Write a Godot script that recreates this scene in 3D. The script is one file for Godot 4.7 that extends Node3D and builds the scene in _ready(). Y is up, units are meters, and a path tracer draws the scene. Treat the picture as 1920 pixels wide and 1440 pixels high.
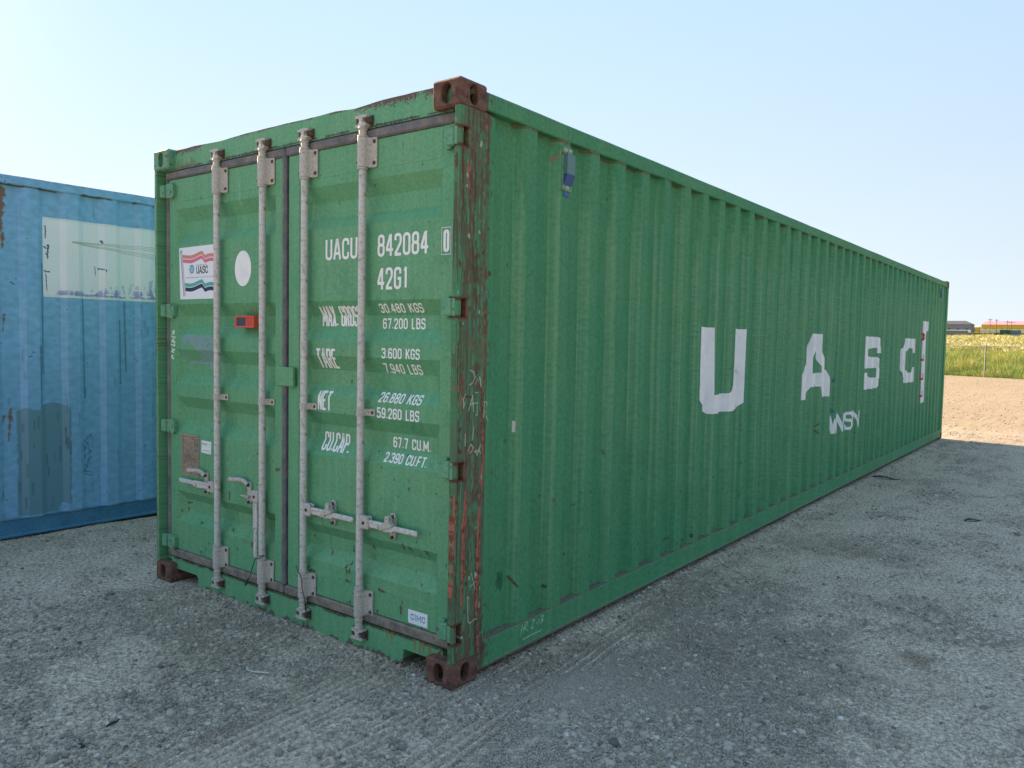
extends Node3D
# A green 40 ft shipping container on a gravel lot, a blue one behind its left side, fields beyond.
# Green container: x 0..2.438 (doors' width), y up, door end at z = 0, far end at z = -12.192.

const CW := 2.438
const CH := 2.591
const CL := 12.192
const DOOR_Z := -0.060
const REC := [[2.244, 2.171, 2.094, 2.036], [1.683, 1.614, 1.551, 1.486], [1.415, 1.344, 1.269, 1.211], [1.134, 1.068, 0.994, 0.920], [0.562, 0.508, 0.443, 0.377]]
const REC_D := 0.040
const PITCH := 0.28
const WALL_D := 0.042

var M := {}
var taken := {}
var rng := RandomNumberGenerator.new()
var nz := FastNoiseLite.new()

# ------------------------------------------------------------------ mesh builder
class MB:
	var v := PackedVector3Array()
	var n := PackedVector3Array()
	var uv := PackedVector2Array()
	var xf := Transform3D.IDENTITY
	func tri3(a: Vector3, b: Vector3, c: Vector3, na: Vector3, nb: Vector3, nc: Vector3) -> void:
		# a, b, c counter-clockwise seen from outside; stored clockwise
		v.append(xf * a); v.append(xf * c); v.append(xf * b)
		n.append((xf.basis * na).normalized()); n.append((xf.basis * nc).normalized()); n.append((xf.basis * nb).normalized())
	func tri(a: Vector3, b: Vector3, c: Vector3) -> void:
		var m := (b - a).cross(c - a)
		if m.length_squared() < 1e-16:
			return
		m = m.normalized()
		tri3(a, b, c, m, m, m)
	func quad(a: Vector3, b: Vector3, c: Vector3, d: Vector3) -> void:
		var m := (c - a).cross(d - b)
		if m.length_squared() < 1e-18:
			return
		m = m.normalized()
		tri3(a, b, c, m, m, m)
		tri3(a, c, d, m, m, m)
	func box(lo: Vector3, hi: Vector3, bev := 0.0) -> void:
		var c := (lo + hi) * 0.5
		var s := (hi - lo) * 0.5
		var b := minf(bev, minf(s.x, minf(s.y, s.z)) * 0.9)
		var ax := [Vector3.RIGHT, Vector3.UP, Vector3.BACK]
		for i in 3:
			var j := (i + 1) % 3
			var k := (i + 2) % 3
			for sg in [-1.0, 1.0]:
				var o: Vector3 = c + ax[i] * s[i] * sg
				var u: Vector3 = ax[j] * (s[j] - b)
				var w: Vector3 = ax[k] * (s[k] - b)
				if sg > 0:
					quad(o - u - w, o + u - w, o + u + w, o - u + w)
				else:
					quad(o - u - w, o - u + w, o + u + w, o + u - w)
		if b <= 0.0:
			return
		for i in 3:
			var j := (i + 1) % 3
			var k := (i + 2) % 3
			for sj in [-1.0, 1.0]:
				for sk in [-1.0, 1.0]:
					var l: Vector3 = ax[i] * (s[i] - b)
					var p: Vector3 = c + ax[j] * s[j] * sj + ax[k] * (s[k] - b) * sk
					var q: Vector3 = c + ax[j] * (s[j] - b) * sj + ax[k] * s[k] * sk
					if sj * sk > 0:
						quad(p - l, p + l, q + l, q - l)
					else:
						quad(p + l, p - l, q - l, q + l)
		for sx in [-1.0, 1.0]:
			for sy in [-1.0, 1.0]:
				for sz in [-1.0, 1.0]:
					var p := c + Vector3(s.x * sx, (s.y - b) * sy, (s.z - b) * sz)
					var q := c + Vector3((s.x - b) * sx, s.y * sy, (s.z - b) * sz)
					var r := c + Vector3((s.x - b) * sx, (s.y - b) * sy, s.z * sz)
					if sx * sy * sz > 0:
						tri(p, q, r)
					else:
						tri(p, r, q)
	func prism(poly: PackedVector2Array, z0: float, z1: float, soft := false) -> void:
		# poly counter-clockwise in x, y; extruded from z0 to z1
		var idx := Geometry2D.triangulate_polygon(poly)
		for t in range(0, idx.size(), 3):
			var a := poly[idx[t]]; var b := poly[idx[t + 1]]; var c := poly[idx[t + 2]]
			if (b - a).cross(c - a) < 0:
				var s := b; b = c; c = s
			tri(Vector3(a.x, a.y, z1), Vector3(b.x, b.y, z1), Vector3(c.x, c.y, z1))
			tri(Vector3(a.x, a.y, z0), Vector3(c.x, c.y, z0), Vector3(b.x, b.y, z0))
		var m := poly.size()
		for i in m:
			var a := poly[i]; var b := poly[(i + 1) % m]
			if soft:
				var p := poly[(i + m - 1) % m]; var q := poly[(i + 2) % m]
				var na := ((a - p).normalized() + (b - a).normalized()).normalized()
				var nb := ((b - a).normalized() + (q - b).normalized()).normalized()
				var va := Vector3(na.y, -na.x, 0); var vb := Vector3(nb.y, -nb.x, 0)
				tri3(Vector3(a.x, a.y, z0), Vector3(b.x, b.y, z0), Vector3(b.x, b.y, z1), va, vb, vb)
				tri3(Vector3(a.x, a.y, z0), Vector3(b.x, b.y, z1), Vector3(a.x, a.y, z1), va, vb, va)
			else:
				quad(Vector3(a.x, a.y, z0), Vector3(b.x, b.y, z0), Vector3(b.x, b.y, z1), Vector3(a.x, a.y, z1))
	func lathe(prof: Array, seg := 16, smooth := false) -> void:
		# prof: [radius, y] going up; axis y
		for i in prof.size() - 1:
			var r0: float = prof[i][0]; var y0: float = prof[i][1]
			var r1: float = prof[i + 1][0]; var y1: float = prof[i + 1][1]
			var sl := Vector2(y1 - y0, r0 - r1).normalized()
			for k in seg:
				var a := TAU * k / seg; var b := TAU * (k + 1) / seg
				var da := Vector3(cos(a), 0, -sin(a)); var db := Vector3(cos(b), 0, -sin(b))
				var na := da * sl.x + Vector3.UP * sl.y; var nb := db * sl.x + Vector3.UP * sl.y
				tri3(da * r0 + Vector3.UP * y0, db * r0 + Vector3.UP * y0, db * r1 + Vector3.UP * y1, na, nb, nb)
				tri3(da * r0 + Vector3.UP * y0, db * r1 + Vector3.UP * y1, da * r1 + Vector3.UP * y1, na, nb, na)
	func tube(pts: Array, r: float, seg := 8) -> void:
		var up := Vector3.UP
		var prev := []
		var prevn := []
		for i in pts.size():
			var d: Vector3 = (pts[mini(i + 1, pts.size() - 1)] - pts[maxi(i - 1, 0)])
			d = d.normalized()
			if absf(d.dot(up)) > 0.95:
				up = Vector3.RIGHT if absf(d.x) < 0.8 else Vector3.BACK
			var s := d.cross(up).normalized()
			var t := s.cross(d).normalized()
			up = t
			var ring := []
			var rn := []
			for k in seg:
				var a := TAU * k / seg
				var nn := s * cos(a) + t * sin(a)
				ring.append(pts[i] + nn * r); rn.append(nn)
			if i > 0:
				for k in seg:
					var l := (k + 1) % seg
					tri3(prev[k], ring[l], prev[l], prevn[k], rn[l], prevn[l])
					tri3(prev[k], ring[k], ring[l], prevn[k], rn[k], rn[l])
			prev = ring; prevn = rn
	func mesh(map := "") -> ArrayMesh:
		var a := []
		a.resize(Mesh.ARRAY_MAX)
		a[Mesh.ARRAY_VERTEX] = v
		a[Mesh.ARRAY_NORMAL] = n
		if map != "":
			uv.resize(v.size())
			for i in v.size():
				var p := v[i]
				if map == "door":
					uv[i] = Vector2(p.x / 2.438, 1.0 - p.y / 2.591)
				elif map == "side":
					uv[i] = Vector2(sqrt(clampf(-p.z / 12.2, 0.0, 1.0)), 1.0 - p.y / 2.62)
				elif map == "blue":
					uv[i] = Vector2((1.7 - p.z) / 12.2, 1.0 - p.y / 2.62)
				elif map == "xy":
					uv[i] = Vector2(p.x, p.y)
			a[Mesh.ARRAY_TEX_UV] = uv
		var m := ArrayMesh.new()
		m.add_surface_from_arrays(Mesh.PRIMITIVE_TRIANGLES, a)
		return m

# ------------------------------------------------------------------ paint images (colour, wear, print)
class Paint:
	var w: int
	var h: int
	var d := PackedByteArray()
	var nn: PackedByteArray
	func _init(ww: int, hh: int, noise: PackedByteArray) -> void:
		w = ww; h = hh; nn = noise
		d.resize(w * h * 3)
	func fill(c: Color) -> void:
		var r := int(c.r * 255); var g := int(c.g * 255); var b := int(c.b * 255)
		for i in w * h:
			d[i * 3] = r; d[i * 3 + 1] = g; d[i * 3 + 2] = b
	func put(x: int, y: int, c: Color, a: float) -> void:
		var i := (y * w + x) * 3
		d[i] = int(lerpf(d[i], c.r * 255.0, a))
		d[i + 1] = int(lerpf(d[i + 1], c.g * 255.0, a))
		d[i + 2] = int(lerpf(d[i + 2], c.b * 255.0, a))
	func seg(p: Vector2, q: Vector2, r0: float, r1: float, c: Color, al: float, jag := 0.0, ratio := 1.0) -> void:
		# ratio: pixels per metre across / pixels per metre upwards, so that a stroke stays round in metres
		var rm := maxf(r0, r1) * (1.0 + jag) + 1.0
		var x0 := maxi(0, int(minf(p.x, q.x) - rm * ratio)); var x1 := mini(w - 1, int(maxf(p.x, q.x) + rm * ratio) + 1)
		var y0 := maxi(0, int(minf(p.y, q.y) - rm)); var y1 := mini(h - 1, int(maxf(p.y, q.y) + rm) + 1)
		var a := Vector2(p.x / ratio, p.y); var b := Vector2(q.x / ratio, q.y)
		var ab := b - a
		var l2 := maxf(ab.length_squared(), 1e-6)
		for y in range(y0, y1 + 1):
			for x in range(x0, x1 + 1):
				var s := Vector2(x / ratio, y)
				var t := clampf((s - a).dot(ab) / l2, 0.0, 1.0)
				var r := lerpf(r0, r1, t)
				if jag > 0.0:
					r *= 1.0 + jag * (nn[((y * 5) & 511) * 512 + ((x * 5) & 511)] / 127.5 - 1.0)
				var k := r - s.distance_to(a + ab * t) + 0.5
				if k > 0.0:
					put(x, y, c, al * minf(k, 1.0))
	func line(pts: Array, r: float, c: Color, al: float, jag := 0.0, ratio := 1.0) -> void:
		for i in pts.size() - 1:
			seg(pts[i], pts[i + 1], r, r, c, al, jag, ratio)
	func poly(pts: PackedVector2Array, c: Color, al: float, jag := 0.0, holes := 0.0) -> void:
		var lo := pts[0]; var hi := pts[0]
		for p in pts:
			lo = lo.min(p); hi = hi.max(p)
		for y in range(maxi(0, int(lo.y)), mini(h - 1, int(hi.y)) + 1):
			for x in range(maxi(0, int(lo.x)), mini(w - 1, int(hi.x)) + 1):
				var e := nn[((y * 3) & 511) * 512 + ((x * 3) & 511)] / 127.5 - 1.0
				var f := nn[((x * 3 + 90) & 511) * 512 + ((y * 3 + 40) & 511)] / 127.5 - 1.0
				if holes > 0.0 and e * 0.5 + f * 0.5 > 1.0 - holes:
					continue
				if Geometry2D.is_point_in_polygon(Vector2(x + e * jag, y + f * jag), pts):
					put(x, y, c, al)
	func blob(cx: float, cy: float, rx: float, ry: float, c: Color, al: float, jag := 0.5) -> void:
		for y in range(maxi(0, int(cy - ry * 1.8)), mini(h - 1, int(cy + ry * 1.8)) + 1):
			for x in range(maxi(0, int(cx - rx * 1.8)), mini(w - 1, int(cx + rx * 1.8)) + 1):
				var e := nn[((y * 2) & 511) * 512 + ((x * 2) & 511)] / 127.5 - 1.0
				var k := 1.0 + jag * e * 1.6 - sqrt(pow((x - cx) / rx, 2) + pow((y - cy) / ry, 2))
				if k > 0.0:
					put(x, y, c, al * minf(1.0, k * 6.0))
	func image() -> Image:
		return Image.create_from_data(w, h, false, Image.FORMAT_RGB8, d)
	func tex() -> ImageTexture:
		var im := image()
		im.generate_mipmaps()
		return ImageTexture.create_from_image(im)

# ------------------------------------------------------------------ scene helpers
func numbered(called: String) -> String:
	if not taken.has(called):
		taken[called] = 0
		return called
	taken[called] += 1
	return "%s_%03d" % [called, taken[called]]

func tag(o: Node3D, label: String, category: String, group := "", kind := "") -> void:
	if label: o.set_meta("label", label)
	if category: o.set_meta("category", category)
	if group: o.set_meta("group", group)
	if kind: o.set_meta("kind", kind)

func thing(called: String, label: String, category: String, at := Vector3.ZERO, group := "") -> Node3D:
	var o := Node3D.new()
	o.name = numbered(called)
	add_child(o)
	o.position = at
	tag(o, label, category, group)
	return o

func part(parent: Node3D, called: String, mb: MB, mat: Material, map := "", label := "") -> MeshInstance3D:
	var o := MeshInstance3D.new()
	o.mesh = mb.mesh(map)
	o.mesh.surface_set_material(0, mat)
	o.name = called
	if label: o.set_meta("label", label)
	parent.add_child(o, true)
	return o

func top_mesh(called: String, mb: MB, mat: Material, map := "") -> MeshInstance3D:
	var o := MeshInstance3D.new()
	o.mesh = mb.mesh(map)
	o.mesh.surface_set_material(0, mat)
	o.name = numbered(called)
	add_child(o)
	return o

func noise_bytes(sd: int, freq: float, size := 512, oct := 4, kind := FastNoiseLite.TYPE_SIMPLEX_SMOOTH) -> PackedByteArray:
	var f := FastNoiseLite.new()
	f.seed = sd; f.frequency = freq; f.noise_type = kind
	f.fractal_octaves = oct
	if oct <= 1: f.fractal_type = FastNoiseLite.FRACTAL_NONE
	var im := f.get_seamless_image(size, size)
	im.convert(Image.FORMAT_L8)
	return im.get_data()

func noise_normal(sd: int, freq: float, strength: float, oct := 4, size := 512) -> ImageTexture:
	var f := FastNoiseLite.new()
	f.seed = sd; f.frequency = freq; f.fractal_octaves = oct
	var im := f.get_seamless_image(size, size)
	im.convert(Image.FORMAT_RGBA8)
	im.bump_map_to_normal_map(strength)
	im.generate_mipmaps()
	return ImageTexture.create_from_image(im)

func ramp_tex(sd: int, freq: float, stops: Array, oct := 4, size := 256, grain := 0.2) -> ImageTexture:
	var nb := noise_bytes(sd, freq, size, oct)
	var nf := noise_bytes(sd + 7, 0.16, size, 2)
	var g := Gradient.new()
	g.offsets = PackedFloat32Array(stops.map(func(s): return s[0]))
	g.colors = PackedColorArray(stops.map(func(s): return s[1]))
	var lut := []
	for i in 256: lut.append(g.sample(i / 255.0))
	var p := PackedByteArray()
	p.resize(size * size * 3)
	for i in size * size:
		var c: Color = lut[nb[i]]
		var k := 1.0 - grain * 0.5 + grain * nf[i] / 255.0
		p[i * 3] = int(clampf(c.r * k, 0, 1) * 255); p[i * 3 + 1] = int(clampf(c.g * k, 0, 1) * 255); p[i * 3 + 2] = int(clampf(c.b * k, 0, 1) * 255)
	var im := Image.create_from_data(size, size, false, Image.FORMAT_RGB8, p)
	im.generate_mipmaps()
	return ImageTexture.create_from_image(im)

func smat(col: Color, rough: float, metal := 0.0, tex: Texture2D = null, tri := 0.0, nrm: Texture2D = null, nstr := 0.5) -> StandardMaterial3D:
	var m := StandardMaterial3D.new()
	m.albedo_color = col
	m.roughness = rough
	m.metallic = metal
	m.metallic_specular = 0.5
	if tex: m.albedo_texture = tex
	if tri > 0.0:
		m.uv1_triplanar = true
		m.uv1_world_triplanar = true
		m.uv1_scale = Vector3.ONE * tri
	if nrm:
		m.normal_enabled = true
		m.normal_texture = nrm
		m.normal_scale = nstr
	return m

func rgb(r: int, g: int, b: int) -> Color:
	return Color(r / 255.0, g / 255.0, b / 255.0)

# ------------------------------------------------------------------ main
func _ready() -> void:
	rng.seed = 4217
	nz.seed = 11; nz.frequency = 1.0; nz.fractal_octaves = 2
	setup_camera_and_light()
	make_materials()
	print("materials ", Time.get_ticks_msec())
	build_ground()
	print("ground ", Time.get_ticks_msec())
	build_green_container()
	print("green ", Time.get_ticks_msec())
	build_blue_container()
	build_background()
	print("background ", Time.get_ticks_msec())
	build_pebbles()
	build_small_things()
	print("done ", Time.get_ticks_msec())

func setup_camera_and_light() -> void:
	var cam := Camera3D.new()
	cam.name = "camera"
	add_child(cam)
	cam.position = Vector3(4.60943, 1.51509, 2.46118)
	cam.basis = Basis.from_euler(Vector3(-0.05752, 0.651707, 0.0193586))
	cam.fov = 52.2221
	cam.near = 0.05
	cam.far = 4000.0
	cam.current = true
	# the sun stands low to the left (-x), a little behind the door end
	var el := deg_to_rad(21.0)
	var to_sun := Vector3(-0.9963 * cos(el), sin(el), -0.086 * cos(el)).normalized()
	var sun := DirectionalLight3D.new()
	sun.name = "sun"
	add_child(sun)
	sun.look_at_from_position(to_sun * 50.0, Vector3.ZERO, Vector3.UP)
	sun.light_energy = 1.6
	sun.light_color = Color(1.0, 0.87, 0.70)
	sun.light_angular_distance = 0.5
	sun.shadow_enabled = true
	sun.directional_shadow_max_distance = 80.0
	# hazy clear sky, paler towards the horizon and towards the sun
	var w := 512
	var h := 256
	var im := Image.create(w, h, false, Image.FORMAT_RGBF)
	var zen := Color(0.31, 0.51, 0.76)
	var hor := Color(0.70, 0.76, 0.77)
	var glow := Color(0.94, 0.97, 0.98)
	for y in h:
		var e := (0.5 - (y + 0.5) / h) * PI
		for x in w:
			var az := (x + 0.5) / w * TAU   # the picture starts looking along -z
			var d := Vector3(sin(az) * cos(e), sin(e), -cos(az) * cos(e))
			var up := maxf(d.y, 0.0)
			var t := exp(-up * 3.2)
			var c := Color(lerpf(zen.r, hor.r, t), lerpf(zen.g, hor.g, t), lerpf(zen.b, hor.b, t))
			var g := maxf(d.dot(to_sun), -1.0)
			# the whole sky pales and brightens towards the sun's side
			var side := lerpf(0.72, 1.14, smoothstep(-1.0, 0.9, g))
			var k := 0.15 * exp(-(1.0 - g) * 3.0) * exp(-up * 3.0) + 0.6 * exp(-(1.0 - g) * 60.0)
			c = Color(c.r * side + glow.r * k, c.g * side + glow.g * k * 0.95, c.b * side + glow.b * k * 0.9)
			if d.y < 0.0:
				c = Color(0.36, 0.34, 0.31)
			im.set_pixel(x, y, c)
	var pan := PanoramaSkyMaterial.new()
	pan.panorama = ImageTexture.create_from_image(im)
	pan.energy_multiplier = 0.36
	var sky := Sky.new()
	sky.sky_material = pan
	var env := Environment.new()
	env.background_mode = Environment.BG_SKY
	env.sky = sky
	env.tonemap_mode = Environment.TONE_MAPPER_LINEAR
	env.tonemap_exposure = 3.5
	env.sdfgi_enabled = true
	env.ssao_enabled = true
	env.ssil_enabled = true
	var we := WorldEnvironment.new()
	we.name = "world_environment"
	we.environment = env
	add_child(we)

func make_materials() -> void:
	var fine := noise_normal(3, 0.03, 3.0, 5)
	var coarse := noise_normal(5, 0.012, 2.5, 3)
	M.noise = noise_bytes(21, 0.02, 512, 5)
	M.streak = noise_bytes(22, 0.012, 512, 4)
	M.speck = noise_bytes(23, 0.09, 512, 3)
	M.patch = noise_bytes(24, 0.006, 512, 4)
	M.green = smat(Color.WHITE, 0.55, 0.0, paint_door_end(), 0.0)
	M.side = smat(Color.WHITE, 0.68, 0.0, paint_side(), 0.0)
	M.side.metallic_specular = 0.3
	M.blue = smat(Color.WHITE, 0.5, 0.0, paint_blue(), 0.0)
	M.blue_rail = smat(Color.WHITE, 0.55, 0.0, ramp_tex(53, 0.02, [[0.0, rgb(62, 116, 152)], [0.5, rgb(72, 128, 166)], [0.8, rgb(80, 134, 170)], [1.0, rgb(96, 110, 112)]]), 1.0)
	var wav := noise_normal(31, 0.008, 4.0, 5, 1024)
	for k in ["green", "side", "blue"]:
		M[k].normal_enabled = true
		M[k].normal_texture = wav
		M[k].normal_scale = 0.2
	M.green_plain = smat(Color.WHITE, 0.52, 0.0, ramp_tex(41, 0.02, [[0.0, rgb(82, 146, 106)], [0.45, rgb(92, 156, 116)], [0.62, rgb(96, 160, 120)], [0.74, rgb(90, 148, 110)], [0.78, rgb(116, 80, 64)], [1.0, rgb(92, 60, 50)]]), 1.4, fine, 0.25)
	M.rust = smat(Color.WHITE, 0.85, 0.0, ramp_tex(42, 0.03, [[0.0, rgb(66, 48, 44)], [0.35, rgb(98, 70, 62)], [0.55, rgb(116, 80, 68)], [0.66, rgb(106, 76, 68)], [0.74, rgb(140, 98, 78)], [0.80, rgb(84, 96, 80)], [1.0, rgb(80, 108, 88)]], 5), 2.4, fine, 0.9)
	M.green_casting = smat(Color.WHITE, 0.6, 0.0, ramp_tex(43, 0.03, [[0.0, rgb(80, 136, 104)], [0.5, rgb(104, 162, 126)], [0.72, rgb(98, 148, 118)], [0.80, rgb(116, 92, 74)], [1.0, rgb(84, 60, 52)]], 5), 3.0, fine, 0.4)
	M.galv = smat(Color.WHITE, 0.5, 0.1, ramp_tex(44, 0.03, [[0.0, rgb(138, 126, 114)], [0.25, rgb(188, 185, 181)], [0.5, rgb(208, 207, 206)], [0.7, rgb(198, 193, 186)], [0.84, rgb(170, 152, 134)], [1.0, rgb(124, 98, 80)]], 5, 256, 0.2), 2.6)
	M.galv_worn = smat(Color.WHITE, 0.62, 0.1, ramp_tex(45, 0.05, [[0.0, rgb(124, 112, 100)], [0.3, rgb(176, 170, 162)], [0.6, rgb(200, 197, 192)], [0.78, rgb(178, 166, 152)], [1.0, rgb(124, 96, 80)]], 5), 5.0, fine, 0.25)
	M.iron = smat(Color.WHITE, 0.8, 0.0, ramp_tex(46, 0.05, [[0.0, rgb(46, 42, 40)], [0.5, rgb(74, 64, 58)], [1.0, rgb(108, 78, 62)]]), 9.0, fine, 0.8)
	M.rubber = smat(Color.WHITE, 0.75, 0.0, ramp_tex(47, 0.025, [[0.0, rgb(86, 86, 92)], [0.5, rgb(106, 105, 110)], [0.75, rgb(120, 116, 114)], [1.0, rgb(150, 134, 116)]], 4), 1.2, fine, 0.3)
	M.rubber_dusty = smat(Color.WHITE, 0.85, 0.0, ramp_tex(51, 0.03, [[0.0, rgb(92, 88, 86)], [0.5, rgb(124, 116, 108)], [0.8, rgb(146, 134, 120)], [1.0, rgb(112, 92, 78)]], 4), 1.6, fine, 0.4)
	M.inside = smat(rgb(150, 122, 92), 0.8)
	M.white_paint = smat(Color.WHITE, 0.5, 0.0, ramp_tex(48, 0.03, [[0.0, rgb(232, 233, 234)], [0.5, rgb(240, 241, 242)], [0.8, rgb(236, 237, 236)], [1.0, rgb(220, 220, 214)]], 2, 256, 0.03), 1.0)
	M.decal = smat(Color.WHITE, 0.45, 0.0, ramp_tex(49, 0.02, [[0.0, rgb(150, 170, 160)], [0.14, rgb(226, 229, 235)], [0.5, rgb(242, 242, 242)], [0.85, rgb(230, 233, 237)], [1.0, rgb(214, 217, 218)]], 5, 256, 0.03), 0.7)
	M.dirt_ledge = smat(Color.WHITE, 0.95, 0.0, ramp_tex(50, 0.03, [[0.0, rgb(84, 90, 76)], [0.5, rgb(108, 110, 96)], [1.0, rgb(130, 126, 112)]]), 4.0, fine, 0.8)
	M.fine = fine
	M.coarse = coarse

# world metres to pixels of the painted images
func dp(x: float, y: float, W := 1280, H := 1360) -> Vector2:
	return Vector2(x / 2.438 * W, (1.0 - y / 2.591) * H)

func sp(z: float, y: float, W := 2048, H := 1024) -> Vector2:
	return Vector2(sqrt(maxf(-z, 0.0) / 12.2) * W, (1.0 - y / 2.62) * H)

func sratio(z: float) -> float:   # pixels per metre across over pixels per metre upwards
	return (0.5 / sqrt(maxf(-z, 0.004) * 12.2) * 2048.0) / (1024.0 / 2.62)

func paint_base(p: Paint, base: Color, pale: Color, dusty: Color, rust: Color, streak_step: int, amount := 1.0, grain := 0.0007) -> void:
	var nb: PackedByteArray = M.noise
	var st: PackedByteArray = M.streak
	var sk: PackedByteArray = M.speck
	var pt: PackedByteArray = M.patch
	var W := p.w
	var d := p.d
	var br := base.r * 255.0; var bg := base.g * 255.0; var bb := base.b * 255.0
	var pr := pale.r * 255.0 - br; var pg := pale.g * 255.0 - bg; var pb := pale.b * 255.0 - bb
	var qr := dusty.r * 255.0 - br; var qg := dusty.g * 255.0 - bg; var qb := dusty.b * 255.0 - bb
	for y in p.h:
		var r1 := ((y >> 1) & 511) * 512
		var r2 := ((y >> 5) & 511) * 512
		var r3 := (y & 511) * 512
		for x in W:
			var a := (nb[r1 + ((x >> 1) & 511)] - 127) * 0.006 * amount
			var s := (st[r2 + ((x * streak_step) & 511)] - 120) * 0.009 * amount
			var q := (pt[r1 + ((x >> 1) & 511)] - 120) * 0.008 * amount
			var k := sk[r3 + (x & 511)]
			var f := 1.0 + (k - 127) * grain
			a = clampf(a + s * 0.6, -0.5, 1.0)
			q = clampf(q + s * 0.5, -0.25, 1.0)
			var i := (y * W + x) * 3
			d[i] = int(clampf((br + pr * a + qr * q) * f, 0, 255))
			d[i + 1] = int(clampf((bg + pg * a + qg * q) * f, 0, 255))
			d[i + 2] = int(clampf((bb + pb * a + qb * q) * f, 0, 255))
			if k > 206 and nb[r3 + ((x * 2 + 77) & 511)] > 148:
				d[i] = int(rust.r * 255.0); d[i + 1] = int(rust.g * 255.0); d[i + 2] = int(rust.b * 255.0)
	p.d = d

const CHIPS = [[1.683, 0.391, 1.692, 0.356], [1.712, 0.377, 1.709, 0.360], [1.544, 0.431, 1.554, 0.420], [1.698, 0.477, 1.697, 0.460], [1.416, 0.316, 1.451, 0.320], [1.693, 0.321, 1.713, 0.316], [1.917, 0.324, 1.959, 0.319], [2.066, 0.270, 2.067, 0.243], [2.215, 0.556, 2.221, 0.536], [2.112, 0.552, 2.124, 0.542], [2.072, 0.566, 2.068, 0.540], [1.681, 0.381, 1.679, 0.378], [1.708, 0.403, 1.712, 0.409], [1.841, 0.503, 1.845, 0.498], [1.718, 0.218, 1.720, 0.210], [1.911, 0.218, 1.913, 0.211], [0.696, 0.619, 0.694, 0.581], [0.200, 0.485, 0.244, 0.492], [0.206, 0.452, 0.209, 0.433], [0.393, 0.397, 0.406, 0.396], [0.703, 0.407, 0.716, 0.398], [1.131, 0.800, 1.155, 0.805], [0.908, 0.370, 0.938, 0.372], [0.908, 0.364, 0.908, 0.345], [0.405, 0.226, 0.405, 0.219], [0.487, 0.293, 0.491, 0.287]]
const RESIDUE = [0.193, 1.419, 0.204, 1.500, 0.259, 1.513, 0.386, 1.496, 0.456, 1.503, 0.577, 1.481, 0.597, 1.429, 0.539, 1.320, 0.454, 1.298, 0.411, 1.339, 0.244, 1.333, 0.175, 1.369]
const RESHOLE = [0.256, 1.473, 0.351, 1.423, 0.392, 1.399, 0.344, 1.355, 0.240, 1.352, 0.203, 1.413]
const SCRIB = [[0.103, 1.520, 0.126, 1.527, 0.104, 1.505, 0.127, 1.511], [0.093, 1.492, 0.136, 1.486], [0.118, 1.480, 0.094, 1.461, 0.130, 1.455, 0.112, 1.473], [0.088, 1.442, 0.129, 1.436, 0.124, 1.449], [0.100, 1.417, 0.126, 1.411, 0.093, 1.401, 0.117, 1.395], [0.092, 1.378, 0.107, 1.373, 0.094, 1.365, 0.106, 1.359, 0.118, 1.357]]
const CHALK = [[-0.084, 1.379, -0.109, 1.372, -0.120, 1.350, -0.105, 1.326, -0.083, 1.315], [-0.124, 1.317, -0.137, 1.339], [-0.153, 1.349, -0.160, 1.310], [-0.144, 1.282, -0.125, 1.281], [-0.063, 1.277, -0.048, 1.255, -0.051, 1.219, -0.061, 1.241], [-0.081, 1.205, -0.106, 1.270, -0.113, 1.199], [-0.091, 1.232, -0.145, 1.238], [-0.140, 1.237, -0.140, 1.183, -0.130, 1.186], [-0.189, 1.169, -0.195, 1.237, -0.215, 1.238, -0.224, 1.228, -0.202, 1.194, -0.235, 1.150], [-0.118, 1.132, -0.105, 1.076], [-0.064, 1.108, -0.063, 1.056], [-0.082, 1.033, -0.098, 1.059, -0.117, 1.043, -0.096, 1.022], [-0.123, 1.028, -0.131, 1.021, -0.137, 1.031, -0.143, 1.007, -0.164, 1.053], [-0.153, 1.029, -0.165, 1.013], [-0.117, 0.489, -0.147, 0.413], [-0.111, 0.432, -0.150, 0.447], [-0.104, 0.381, -0.092, 0.392, -0.099, 0.278, -0.111, 0.268, -0.159, 0.279], [-0.505, 0.150, -0.485, 0.102], [-0.527, 0.157, -0.511, 0.105], [-0.493, 0.124, -0.521, 0.132], [-0.527, 0.157, -0.547, 0.149, -0.525, 0.125, -0.549, 0.105], [-0.578, 0.146, -0.603, 0.147, -0.576, 0.109, -0.596, 0.111], [-0.620, 0.127, -0.623, 0.124], [-0.646, 0.142, -0.632, 0.116], [-0.664, 0.149, -0.686, 0.147, -0.665, 0.131, -0.683, 0.125, -0.656, 0.114], [-0.505, 0.076, -0.575, 0.078, -0.664, 0.078]]
const SCRAPE = [[-0.071, 0.861, -0.070, 0.769, -0.065, 0.677, -0.061, 0.585, -0.063, 0.491, -0.058, 0.422, -0.049, 0.342], [-0.177, 0.940, -0.170, 0.800, -0.159, 0.659, -0.159, 0.516, -0.158, 0.421, -0.157, 0.301], [-0.191, 1.641, -0.180, 1.502, -0.177, 1.363, -0.177, 1.223, -0.190, 1.010, -0.182, 0.893], [-0.032, 1.208, -0.037, 1.264, -0.032, 1.366], [-0.171, 2.313, -0.172, 2.279], [-0.063, 2.170, -0.068, 2.122], [-0.174, 2.121, -0.176, 2.064], [-0.168, 2.462, -0.170, 2.413], [-0.174, 2.381, -0.168, 2.350], [-0.216, 2.464, -0.216, 2.446], [-0.010, 0.847, -0.007, 0.665, -0.003, 0.412], [-0.058, 2.257, -0.060, 2.192], [-0.173, 0.249, -0.170, 0.104], [-0.058, 0.678, -0.073, 0.814]]
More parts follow.
